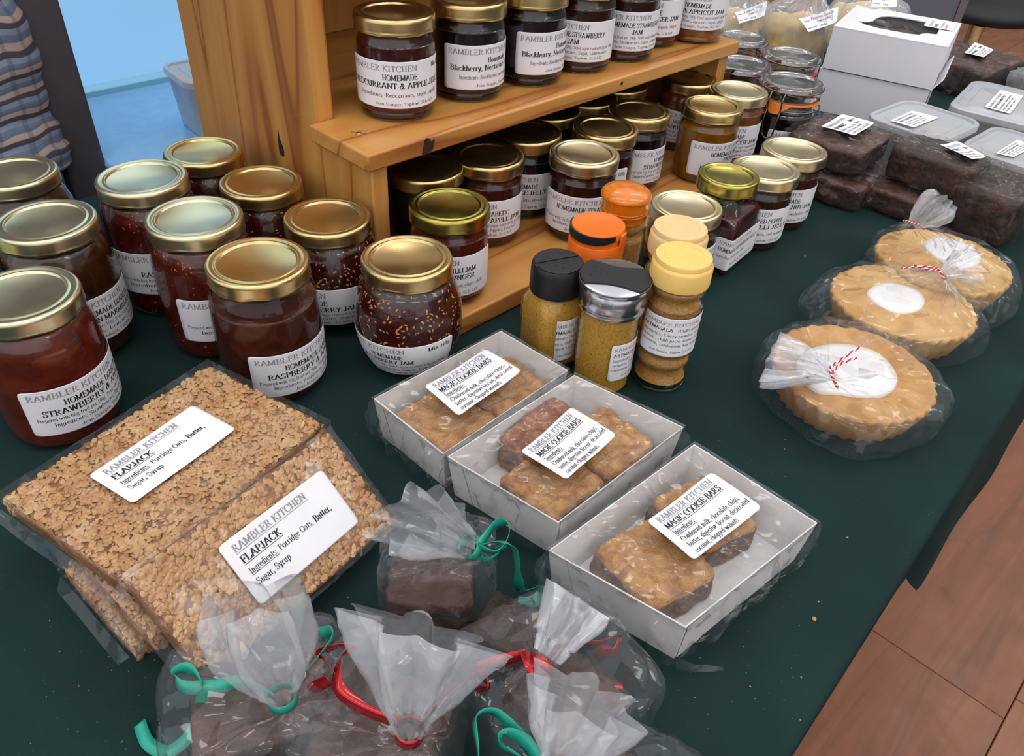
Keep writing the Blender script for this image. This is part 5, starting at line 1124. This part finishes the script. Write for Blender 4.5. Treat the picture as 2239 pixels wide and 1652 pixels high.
# ------------------------------------------------------------------ wrapped fruit cakes
def cake(label, P4, z0, z1, seed, lab=None, top='caketop', film='film_cake', amp=.003, lw=.05, lh=.034):
    """P4 footprint (front, then counter-clockwise)"""
    P = [Vector((p[0], p[1], TZ)) for p in P4]; c = sum(P, Vector())/4; t = thing('fruit_cake', label, 'cake', (c.x, c.y, TZ+z0), 0, 'wrapped dark fruit cakes')
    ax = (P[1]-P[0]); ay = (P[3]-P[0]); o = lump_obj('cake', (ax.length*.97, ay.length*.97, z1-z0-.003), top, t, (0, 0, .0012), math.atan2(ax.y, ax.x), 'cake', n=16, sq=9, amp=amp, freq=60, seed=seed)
    g = 1.03; c8 = [c+(p-c)*g+Vector((0, 0, z0+.0012)) for p in P]+[c+(p-c)*g+Vector((0, 0, z1+.001)) for p in P]
    fbox(t, c8, film, .0028, 14, 70, seed, ridges=10)
    # gathered end of the wrapper folded against the near side
    m = (P[0]+P[1])/2-c; d = m.normalized(); s = d.cross(Vector((0, 0, 1))); b = c+m*1.04
    rows = [[b+s*x*ax.length*.5+d*(.002+.004*abs(math.sin(x*5+seed)))*q+Vector((0, 0, z0+(z1-z0)*h)) for x in (-1, -.55, -.1, .35, .8, 1)] for q, h in ((.4, .95), (1.3, .6), (1.0, .15))]
    flap(t, rows, film, 'film_end', 5, .003, seed)
    if lab: flat_label([A(x, y, z1+.003) for x, y in lab], [('RAMBLER KITCHEN', lw*.06, lh*.76, lh*.11, lw*.75, 'g'), ('BROWNIES', lw*.06, lh*.54, lh*.12, lw*.45, 'b'), ('Min 4', lw*.72, lh*.55, lh*.11, lw*.2, 'b'), ('Butter, sugar, eggs, flour', lw*.06, lh*.36, lh*.09, lw*.8, ''), ('cocoa, chocolate, vanilla', lw*.06, lh*.22, lh*.09, lw*.7, ''), ('contains gluten and milk', lw*.06, lh*.08, lh*.08, lw*.8, 'r')], t, lw, lh, warp=.0015, lift=.0012)
    return t
def quadp(z, *px): return [tuple(A(x, y, z)[:2]) for x, y in px]
cake('dark fruit cake lying beneath the labelled cake beside the plum jam', [(.372, .808), (.434, .885), (.366, .94), (.305, .862)], 0, .032, 1)
cake('labelled chocolate brownie block on top of its cake, beside the plum jam', [(.366, .826), (.428, .90), (.353, .956), (.292, .882)], .034, .066, 2, [(1868, 300), (1912, 270), (1840, 253), (1793, 278)])
cake('dark fruit cake under the tilted chocolate block, behind the far tart', [(.452, .768), (.500, .822), (.428, .892), (.383, .838)], 0, .030, 3)
cake('dark chocolate block with a label on top, behind the far tart', [(.464, .778), (.506, .826), (.446, .898), (.404, .850)], .032, .072, 4, [(2125, 352), (2156, 344), (2092, 312), (2052, 318)], 'cake', lw=.045, lh=.026)
cake('tall slab of fruit cake cut by the picture edge beside the tubs', [(.500, .742), (.565, .80), (.520, .850), (.455, .792)], 0, .058, 5, None, 'cake')
cake('bagged brownies behind the white cake boxes', [(0.688, 1.224), (0.792, 1.317), (0.712, 1.406), (0.608, 1.313)], 0, .05, 6, [(2150, 128), (2172, 110), (2130, 95), (2107, 117)], 'caketop', 'film_cake')
cake('second bag of brownies behind the big round-lidded tub', [(0.790, 1.166), (0.874, 1.237), (0.810, 1.314), (0.726, 1.243)], 0, .046, 7, None, 'caketop', 'film_milky')
# ------------------------------------------------------------------ plastic tubs
def rrect(hx_, hy_, r, n=6):
    P = []
    for sx, sy, a0 in ((1, 1, 0), (-1, 1, 90), (-1, -1, 180), (1, -1, 270)):
        P += [(sx*(hx_-r)+r*math.cos(rad(a0+90*k/n)), sy*(hy_-r)+r*math.sin(rad(a0+90*k/n))) for k in range(n+1)]
    return P
def loft(sections, cap=False):
    V = []; Fc = []; m = len(sections[0][0])
    for pts, z in sections: V += [(x, y, z) for x, y in pts]
    for j in range(len(sections)-1): Fc += [(j*m+k, j*m+(k+1) % m, (j+1)*m+(k+1) % m, (j+1)*m+k) for k in range(m)]
    if cap: Fc.append(tuple((len(sections)-1)*m+k for k in range(m)))
    return V, Fc
def tub(label, c, ang, hx_, hy_, H, lab, r=.022, fill='cream', lidr=True, z0=0.0):
    t = thing('plastic_tub', label, 'tub', (c[0], c[1], TZ+z0), rad(ang), 'cloudy plastic food tubs')
    V, Fc = loft([(rrect(hx_*.84, hy_*.84, r*.8), .001), (rrect(hx_*.94, hy_*.94, r*.9), H-.008), (rrect(hx_*.97, hy_*.97, r*.95), H-.006)]); V2 = list(V); Fc.append(tuple(range(len(rrect(1, 1, .1))))[::-1])
    add('tub_body', V, Fc, M['tub'], t, True, 50)
    V, Fc = loft([(rrect(hx_*.8, hy_*.8, r*.7), .004), (rrect(hx_*.9, hy_*.9, r*.85), H-.013)], True); add('contents', V, Fc, M[fill], t, True, 50)
    S = [(rrect(hx_*.985, hy_*.985, r), H-.0085), (rrect(hx_, hy_, r), H-.008), (rrect(hx_, hy_, r), H-.001), (rrect(hx_*.985, hy_*.985, r), H), (rrect(hx_*.9, hy_*.9, r*.85), H), (rrect(hx_*.885, hy_*.885, r*.8), H-.0025)]
    if lidr: S += [(rrect(hx_*.72, hy_*.72, r*.75), H-.0025), (rrect(hx_*.70, hy_*.70, r*.72), H-.0012), (rrect(hx_*.3, hy_*.3, r*.3), H-.0012)]
    else: S += [(rrect(hx_*.4, hy_*.4, r*.3), H-.0025)]
    V, Fc = loft(S, True); add('lid', V, Fc, M['tublid'], t, True, 40)
    if lab:
        W, h = .058, .038
        flat_label([A(x, y, H) for x, y in lab], [('RAMBLER KITCHEN', W*.06, h*.78, h*.1, W*.75, 'g'), ('DEEP FILLED MINCE PIES', W*.06, h*.6, h*.1, W*.7, 'b'), ('Ingredients: flour, butter', W*.06, h*.42, h*.08, W*.8, ''), ('sugar, mincemeat, eggs', W*.06, h*.28, h*.08, W*.7, ''), ('icing sugar, spice', W*.06, h*.14, h*.08, W*.6, '')], t, W, h, lift=.0008)
    return t
tub('cloudy lidded tub holding pale traybake, between white boxes and chocolate block', (.486, .967), 43, .057, .051, .06, [(1998, 280), (2053, 258), (1993, 243), (1945, 265)])
tub('large cloudy tub with a circle moulded in its lid', (.648, 1.082), 55, .080, .062, .05, [(2208, 250), (2238, 210), (2186, 198), (2152, 235)])
tub('cloudy lidded tub cut by the picture edge, label half seen', (.588, .914), 45, .058, .055, .05, [(2215, 345), (2262, 322), (2224, 306), (2176, 336)])
bx_t = tub('small cloudy tub on the window sill behind the pine panel', (-.395, .985), 42, .055, .045, .072, None, .018, 'cream', True, -.012)
# ------------------------------------------------------------------ white cake boxes
ba = rad(-28.5)
def white_box(label, z0, H, wind, off=(0, 0), ang=0.0):
    c0 = Vector((.41+off[0], 1.153+off[1])); X2 = Vector((math.cos(ba+ang), math.sin(ba+ang))); Y2 = Vector((-X2.y, X2.x)); S, D = .146, .150
    cc = c0+X2*S/2+Y2*D/2; t = thing('cake_box', label, 'cake box', (cc.x, cc.y, TZ+z0), ba+ang, 'white card cake boxes'); th = .0012
    mb = MB()
    for cx, cy, sx, sy in ((0, -D/2, S, th), (0, D/2, S, th), (-S/2, 0, th, D), (S/2, 0, th, D)): mb.box((cx, cy, H/2), (sx, sy, H-.0012))
    mb.box((0, 0, .0012), (S, D, .001)); mb.build('box_body', M['whitebox'], t)
    if wind:
        bm = bmesh.new(); O = [(-S/2-.0008, -D/2-.0008), (S/2+.0008, -D/2-.0008), (S/2+.0008, D/2+.0008), (-S/2-.0008, D/2+.0008)]
        I = [(-.052, -.022)]+[(-.052+.018*math.sin(a), -.022+.0+.022*(1-math.cos(a))) for a in (.5, 1.0, 1.4)]+[(-.034, .012), (-.03, .03), (-.02, .042), (-.006, .046), (.05, .046), (.052, -.018)]+[(.052-.02*math.sin(a)*1.0, -.018-.022*(1-math.cos(a))) for a in (.6, 1.1, 1.5)]+[(.02, -.043), (-.02, -.043), (-.04, -.036)]
        for L in (O, I):
            vs = [bm.verts.new((x, y, H)) for x, y in L]
            for i in range(len(vs)): bm.edges.new((vs[i], vs[(i+1) % len(vs)]))
        bmesh.ops.triangle_fill(bm, edges=bm.edges[:], use_beauty=True)
        me = bpy.data.meshes.new('box_lid'); bm.to_mesh(me); bm.free(); me.materials.append(M['whitebox']); o = link('box_lid', me, t); solid(o, .0012, -1)
        m = len(I); add('window_film', [(x*1.04, y*1.04+.0002, H-.0015) for x, y in I], [tuple(range(m))], M['film_tight'], t)
        lump_obj('cake', (S*.8, D*.8, H*.72), 'caketop', t, (0, 0, .002), 0, 'cake', n=14, sq=8, amp=.005, freq=50, seed=3)
    else:
        MB().box((0, 0, H), (S+.0016, D+.0016, .0012)).build('box_lid', M['whitebox'], t)
    return t, X2, Y2, cc, S, D
t, X2, Y2, cc, S, D = white_box('white cake box with a scalloped window, on top of another box', .0595, .056, True)
def bxp(x, y, z): q = cc+X2*x+Y2*y; return Vector((q.x, q.y, TZ+z))
BL = [('RAMBLER KITCHEN', .004, .028, .004, .036, 'g'), ('BROWNIES', .004, .021, .004, .022, 'b'), ('Butter, sugar, eggs, flour', .004, .0145, .0032, .038, ''), ('cocoa, chocolate', .004, .0085, .0032, .028, '')]
flat_label([bxp(.068, .012, .1158), bxp(.068, .066, .1158), bxp(.030, .066, .1158), bxp(.030, .012, .1158)], BL, t, .054, .038, lift=.001)
MB().box((S/2+.0002, -D/2+.035, .012), (.0016, .006, .010)).build('tuck_slot', M['rubber'], t)
t, X2, Y2, cc, S, D = white_box('plain white cake box supporting the one with a window', .0, .0575, False, (-.001, .003), rad(.8))
flat_label([bxp(S/2+.001, -.05, .012), bxp(S/2+.001, .01, .012), bxp(S/2+.001, .01, .044), bxp(S/2+.001, -.05, .044)], BL, t, .060, .032, lift=.0004)
V = [bxp(S/2+.0012, -D/2+.004, .056), bxp(S/2+.012, -D/2+.01, .072), bxp(S/2+.012, D/2-.03, .078), bxp(S/2+.0012, D/2-.02, .056)]; solid(wadd('side_flap', V, [(0, 1, 2, 3)], M['whitebox'], t), .001)
# ------------------------------------------------------------------ clip-top preserving jars
def clip_jar(label, pos, seal, lidtilt, rz, lab=None, tab=False):
    t = thing('clip_jar', label, 'clip jar', (*pos, TZ), 0, 'clip-top preserving jars'); R = .0345
    P = smooth_prof([(.0001, .001), (R*.85, .001), (R*.97, .003), (R, .008), (R, .062), (R*.96, .069), (R*.9, .073), (R*.88, .079), (R*.98, .081), (R*.99, .084)], 4)
    MB().lathe(P, 64).build('glass', M['glass_g'], t, True); MB().lathe([(max(r-.0016, .0001), z+.002) for r, z in P if z < .072]+[(.0001, .074)], 64).build('contents', J['blackberry'], t, True)
    MB().lathe([(R*.86, .0825), (R*1.06, .0825), (R*1.08, .0838), (R*1.06, .0852), (R*.86, .0852)], 64).build('rubber_seal', M[seal], t, True, 40)
    a = rad(rz)
    if tab:
        V = [(math.cos(a+k*.16)*R*1.06, math.sin(a+k*.16)*R*1.06, .0838) for k in (-3, -1.5, 0, 1.5, 3)]+[(math.cos(a+k*.1)*R*1.17, math.sin(a+k*.1)*R*1.17, .0735) for k in (1.2, 0, -1.2)]
        solid(add('seal_tab', V, [tuple(range(8))], M[seal], t), .0012)
    L = MB().lathe([(R*.9, .0853), (R*1.02, .0855), (R*1.05, .0875), (R*1.07, .094), (R*1.06, .1), (R*1.01, .1025), (R*.86, .1028), (R*.8, .101), (R*.74, .1015), (R*.3, .1028), (.0001, .103)], 64).build('glass_lid', M['glass_lid'], t, True, 50)
    wire = []
    for k in range(25): q = a-PI/2+PI*k/24*1.0; wire.append((R*1.09*math.cos(q+PI/2), R*1.09*math.sin(q+PI/2), .0865))
    MB().tube([(R*1.1*math.cos(2*PI*k/36), R*1.1*math.sin(2*PI*k/36), .0768) for k in range(36)], .0009, 6, closed=True).build('neck_wire', M['wire'], t, True)
    MB().tube([(R*1.085*math.cos(2*PI*k/36), R*1.085*math.sin(2*PI*k/36), .0975) for k in range(36)], .0009, 6, closed=True).build('lid_wire', M['wire'], t, True)
    e = Vector((math.cos(a), math.sin(a), 0)); s = Vector((-e.y, e.x, 0))
    for sg in (-1, 1):
        b = e*R*1.1+s*sg*.008
        MB().tube(catmull([b+Vector((0, 0, .097)), b+e*.004+Vector((0, 0, .09)), b+e*.003+Vector((0, 0, .08)), b+e*.006-Vector((0, 0, -.066)), b+e*.004+s*sg*-.002+Vector((0, 0, .05))], 5), .001, 6).build('clip_wire', M['wire'], t, True)
    MB().tube(catmull([e*R*1.1+e*.004+s*-.008+Vector((0, 0, .05)), e*R*1.1+e*.007+Vector((0, 0, .046)), e*R*1.1+e*.004+s*.008+Vector((0, 0, .05))], 6), .001, 6).build('clip_lever', M['wire'], t, True)
    if lab is not None: wrap_label(t, pos, lab, R, .012, .1, .042, lambda W, h: jam_lines(W, h, 'HOMEMADE', 'BRANDIED PRUNES', None, 'Ingredients: Prunes, brandy, sugar'))
    return t
clip_jar('clip-top jar with an orange rubber seal and tab', (.3055, .943), 'seal_o', 0, -125, -20, True)
clip_jar('clip-top jar with red seal standing next to the white boxes', (.331, 1.052), 'seal_r', 0, 160)
clip_jar('clip-top jar with red seal touching the end of the pine stand', (.257, 1.0), 'seal_r', 0, 20)
clip_jar('clip-top jar with red seal furthest back, below the yellow sweet bags', (.279, 1.12), 'seal_r', 0, 30)
# ------------------------------------------------------------------ bags of yellow sweets
def sweet_bag(label, c, r, h, neck, seed, lab, lines):
    t = thing('sweet_bag', label, 'sweet bag', (c[0], c[1], TZ), 0, 'bags of yellow sweets'); C3 = Vector((c[0], c[1], TZ))
    lump_obj('sweets', (r*1.95, r*1.8, h*.6), 'candy', t, (0, 0, .0015), seed, None, n=14, sq=3.2, amp=.008, freq=38, seed=seed)
    nk = C3+Vector(neck); fd = Vector((0, -.1, 1))
    bag('bag_body', [ring(C3+Vector((0, 0, .0014)), seed*40, r, r*.9, 3, .02), ring(C3+Vector((0, 0, h*.3)), seed*40, r*1.07, r, 2.6, .03), ring(C3+Vector((0, 0, h*.62)), seed*40, r*.98, r*.9, 2.4, .05), ring(C3*.4+nk*.6+Vector((0, 0, h*.12)), seed*40, r*.55, r*.5, 2, .1), ring(nk, 0, .006, .006, 2, .2), ring(nk+fd*.02, 0, .02, .02, 2, .25), ring(nk+fd*.045, 0, .034, .028, 2, .25)], 'film_sweet', t, 84, 6, .003, seed, 40)
    if lab:
        W, hh = .06, .042; flat_label([A(x, y, z) for x, y, z in lab], lines(W, hh), t, W, hh, warp=.003, lift=.004)
    return t
def hand(a, b, c_, d): return lambda W, h: [(a, W*.28, h*.7, h*.2, W*.6, ''), (b, W*.4, h*.45, h*.17, W*.4, ''), (c_, W*.04, h*.66, h*.09, W*.2, 'p'), (d, W*.04, h*.16, h*.09, W*.3, 'p'), ('July', W*.45, h*.12, h*.14, W*.22, '')]
sweet_bag('bag of yellow sweets with a handwritten tag, behind the pine shelf end', (.300, 1.268), .050, .17, (.0, .0, .178), 1.2, [(1610, 58, .101), (1668, 38, .101), (1672, 8, .112), (1602, 32, .112)], hand('Lemon Bonj', 'Sweets', 'contents', 'date made'))
sweet_bag('bag of yellow sweets with a handwritten tag, beside the white boxes', (.388, 1.257), .047, .17, (.01, .0, .178), 3.4, [(1762, 78, .098), (1826, 52, .098), (1828, 22, .11), (1742, 46, .11)], hand('Banana bonds', 'sweets', 'contents', 'weight'))
sweet_bag('bag of yellow sweets behind the windowed cake box', (.575, 1.47), .062, .125, (.0, .0, .135), 5.1, [(1900, 20, .115), (1958, 18, .115), (1955, -15, .13), (1905, -12, .13)], hand('Banana bonds', 'sweets', 'contents', 'weight'))
# ------------------------------------------------------------------ person behind the table
pu, pv = -.343, .475; pc_ = UVp(pu, pv, 0); fdir = -SV
t = thing('person', 'person in a grey, blue and tan checked shirt standing beside the window post', 'person', (pc_.x, pc_.y, 0), SA)
def skin_body(name, pts, edges, radii, mat, parent, root=0):
    me = bpy.data.meshes.new(name); me.from_pydata(pts, edges, []); me.materials.append(mat); o = link(name, me, parent)
    o.modifiers.new('skin', 'SKIN'); sv = me.skin_vertices[0].data
    for i, r in enumerate(radii): sv[i].radius = r if isinstance(r, tuple) else (r, r); sv[i].use_root = (i == root)
    subsurf(o, 2); return o
# local: x along the table (to the right of the photo), y away from the table
sk = [(0, .03, .93), (0, .03, 1.1), (0, .03, 1.3), (0, .03, 1.43), (0, .01, 1.5), (0, -.005, 1.6), (0, .0, 1.72), (-.09, .03, .86), (-.1, .01, .5), (-.1, .05, .08), (-.1, -.1, .04), (.09, .03, .86), (.1, .01, .5), (.1, .05, .08), (.1, -.1, .04),
      (-.15, .03, 1.38), (-.205, .03, 1.1), (-.2, .0, .86), (-.2, -.01, .80), (.15, .03, 1.38), (.205, .04, 1.1), (.205, .01, .86), (.205, .0, .80)]
ed = [(0, 1), (1, 2), (2, 3), (3, 4), (4, 5), (5, 6), (0, 7), (7, 8), (8, 9), (9, 10), (0, 11), (11, 12), (12, 13), (13, 14), (3, 15), (15, 16), (16, 17), (17, 18), (3, 19), (19, 20), (20, 21), (21, 22)]
rr = [(.11, .08), (.1, .08), (.1, .08), (.06, .06), .05, .085, .07, .08, .055, .04, .035, .08, .055, .04, .035, .055, .042, .032, .03, .055, .042, .032, .03]
body = skin_body('body', sk, ed, rr, M['skin'], t)
for sx, (wx, wy, wz) in ((-1, (-.2, -.01, .79)), (1, (.205, .0, .79))):
    w0 = Vector((wx, wy, wz)); dd = Vector((0, -.12, -1)).normalized(); side = Vector((0, 1, 0)); hp = [w0, w0+dd*.05]; he = [(0, 1)]; hr = [.024, .03]
    for k in range(4):
        b0 = w0+dd*.085+side*(k-1.5)*.019; hp += [b0, b0+dd*.035, b0+dd*(.035+.022)+Vector((0, .01, -.008))]; i0 = len(hp)-3; he += [(1, i0), (i0, i0+1), (i0+1, i0+2)]; hr += [.01, .009, .008]
    b0 = w0+dd*.03+side*-.035; hp += [b0, b0+dd*.04]; he += [(0, len(hp)-2), (len(hp)-2, len(hp)-1)]; hr += [.011, .009]
    skin_body('hand', [tuple(p) for p in hp], he, hr, M['skin'], t)
def ringed(name, rings, mat, parent, n=72, amp=.006, seed=0.0, fr=14.0):
    V = []; Fc = []
    for (cx, cy, cz, rx, ry) in rings:
        for k in range(n):
            a = 2*PI*k/n; d = 1+amp/max(rx, .03)*(fbm(math.cos(a)*1.6+seed, math.sin(a)*1.6, cz*fr)+.5*math.sin(cz*60+3*math.sin(a*2)+seed)); V.append((cx+rx*math.cos(a)*d, cy+ry*math.sin(a)*d, cz))
    for j in range(len(rings)-1): Fc += [(j*n+k, j*n+(k+1) % n, (j+1)*n+(k+1) % n, (j+1)*n+k) for k in range(n)]
    o = add(name, V, Fc, mat, parent, True); solid(o, .003); return o
zs = [.66+.02*k for k in range(39)]
def lerp_tab(tab, z):
    for (z0, *a), (z1, *b) in zip(tab, tab[1:]):
        if z0 <= z <= z1: f = (z-z0)/(z1-z0); return [x+(y-x)*f for x, y in zip(a, b)]
    return list(tab[-1][1:])
ringed('shirt', [(0, .03, z, *lerp_tab([(.66, .195, .145), (.8, .188, .14), (.95, .178, .135), (1.2, .185, .14), (1.36, .18, .125), (1.41, .13, .10), (1.44, .075, .075)], z)) for z in zs], M['shirt'], t, 96, .009, 1.0)
for sx in (-1, 1):
    pth = [Vector(p) for p in (((sx*.13, .03, 1.39), (sx*.185, .035, 1.3), (sx*.208, .04, 1.12), (sx*.212, .035, 1.0), (sx*.207, .02, .9), (sx*.208, .01, .80), (sx*.205, .005, .74)))]
    P = catmull(pth, 9); mb = MB().tube(P, [.066-.012*i/len(P)+.004*math.sin(i*.5+sx)+.0022*math.sin(i*1.9) for i in range(len(P))], 28, False); o = mb.build('sleeve', M['shirt'], t, True); solid(o, .003)
for sx in (-1, 1): ringed('trouser_leg', [(sx*.095, .03, z, lerp_tab([(.03, .062), (.5, .075), (.9, .095)], z)[0], lerp_tab([(.03, .07), (.5, .08), (.9, .11)], z)[0]) for z in [.03+.03*k for k in range(30)]], M['trouser'], t, 48, .005, sx)
hd = MB().lathe(smooth_prof([(.0001, 1.735), (.06, 1.725), (.09, 1.68), (.094, 1.62), (.085, 1.56)][::-1], 4), 36); hd.V = [Vector((v.x*.95, v.y*1.08+.012, v.z)) for v in hd.V]; hd.build('hair', M['hair'], t, True)
for sx in (-1, 1):
    MB().lathe([(.0001, -.009), (.007, -.006), (.0095, 0), (.007, .006), (.0001, .009)], 14).build('eye', plain('eye', '#3a2a22', .2), t, True, None, (sx*.032, -.082, 1.605)); lump_obj('ear', (.018, .03, .055), 'skin', t, (sx*.086, .0, 1.575), 0, None, n=5, sq=2.2, amp=0)
lump_obj('nose', (.026, .032, .045), 'skin', t, (0, -.09, 1.565), 0, None, n=5, sq=2.2, amp=0); MB().tube(catmull([(-.024, -.077, 1.535), (0, -.088, 1.533), (.024, -.077, 1.535)], 5), .004, 6).build('mouth', plain('lips', '#9c5a50', .5), t, True)
for sx in (-1, 1): lump_obj('shoe', (.085, .25, .085), 'rubber', t, (sx*.1, -.03, 0), 0, None, n=8, sq=3.2, amp=0)
# ------------------------------------------------------------------ things further off on the floor
t = thing('wooden_chair', 'wooden chair with a black seat far behind the cake boxes', 'chair', (1.74, 3.34, 0), rad(20))
o = MB().lathe([(.0001, .415), (.2, .418), (.225, .43), (.228, .45), (.215, .468), (.0001, .474)], 40).build('seat', M['rubber'], t, True)
wl = m_wood('chair_wood', 'z', '#5a3a1c', '#8a6234', '#9c7444')
for sx, sy in ((-1, -1), (1, -1), (-1, 1), (1, 1)):
    MB().tube([(sx*.15, sy*.15, .42), (sx*.19, sy*.19, .0)], [.02, .015], 10).build('leg', wl, t, True); MB().tube([(sx*.1887, sy*.1887, .03), (sx*.1905, sy*.1905, 0)], .018, 10).build('leg_tip', M['yellow'], t, True)
for sx in (-1, 1): MB().tube([(sx*.15, .2, .44), (sx*.16, .26, .9)], .016, 10).build('back_post', wl, t, True)
o = MB().box((0, .25, .8), (.36, .025, .16)).build('backrest', M['rubber'], t); bevel(o, .008)
MB().tube([(-.17, -.17, .2), (.17, -.17, .2)], .011, 8).build('stretcher', wl, t, True); MB().tube([(-.17, .17, .2), (.17, .17, .2)], .011, 8).build('stretcher', wl, t, True)
t = thing('display_board', 'slate grey board with a teal strip standing behind the sweet bags', 'board', (1.14, 2.66, 0), rad(-18))
o = MB().box((.05, 0, .62), (.20, .03, 1.2)).build('panel', plain('slate_grey_board', '#5c5f6b', .6), t); bevel(o, .003)
o = MB().box((-.15, 0, .62), (.20, .03, 1.2)).build('panel', plain('teal_board', '#3c5563', .6), t); bevel(o, .003)
MB().box((.16, 0, .62), (.02, .04, 1.22)).build('edge_strip', plain('grey_brown_edge', '#6a6064', .5), t); MB().box((0, 0, .01), (.3, .3, .02)).build('foot', M['frame'], t)
t = thing('trainer_shoe', 'grey trainer with a pale sole standing on the far floor', 'shoe', (2.90, 4.62, 0), rad(70))
lump_obj('upper', (.095, .27, .10), 'frame', t, (0, 0, .025), 0, None, n=10, sq=2.8, amp=.002, taper=.25); lump_obj('sole', (.1, .285, .032), 'paper', t, (0, 0, 0), 0, None, n=10, sq=5, amp=0)
# ------------------------------------------------------------------ crumbs dropped on the cloth
rnd = random.Random(4); V = []; Fc = []
spots = [(1780, 1352, .0016), (1853, 1175, .0010), (1790, 1315, .0007), (1752, 1480, .0007), (1640, 1500, .0006), (760, 1305, .0006), (505, 1520, .0011), (1760, 560, .0008)]
for i in range(70): spots.append((rnd.uniform(1400, 1760), rnd.uniform(900, 1600), rnd.uniform(.0002, .0004)))
for i in range(30): spots.append((rnd.uniform(60, 420), rnd.uniform(1330, 1640), rnd.uniform(.0002, .0004)))
for x, y, r in spots:
    p = A(x, y, .0006); n0 = len(V); V += [p+Vector((r*rnd.uniform(.6, 1.2)*math.cos(k*2*PI/5), r*rnd.uniform(.6, 1.2)*math.sin(k*2*PI/5), 0)) for k in range(5)]+[p+Vector((0, 0, r*1.1))]
    Fc += [(n0+k, n0+(k+1) % 5, n0+5) for k in range(5)]
tag(add('crumbs', V, Fc, M['oat']), 'pale crumbs and lint scattered over the green cloth', 'crumbs', kind='stuff')
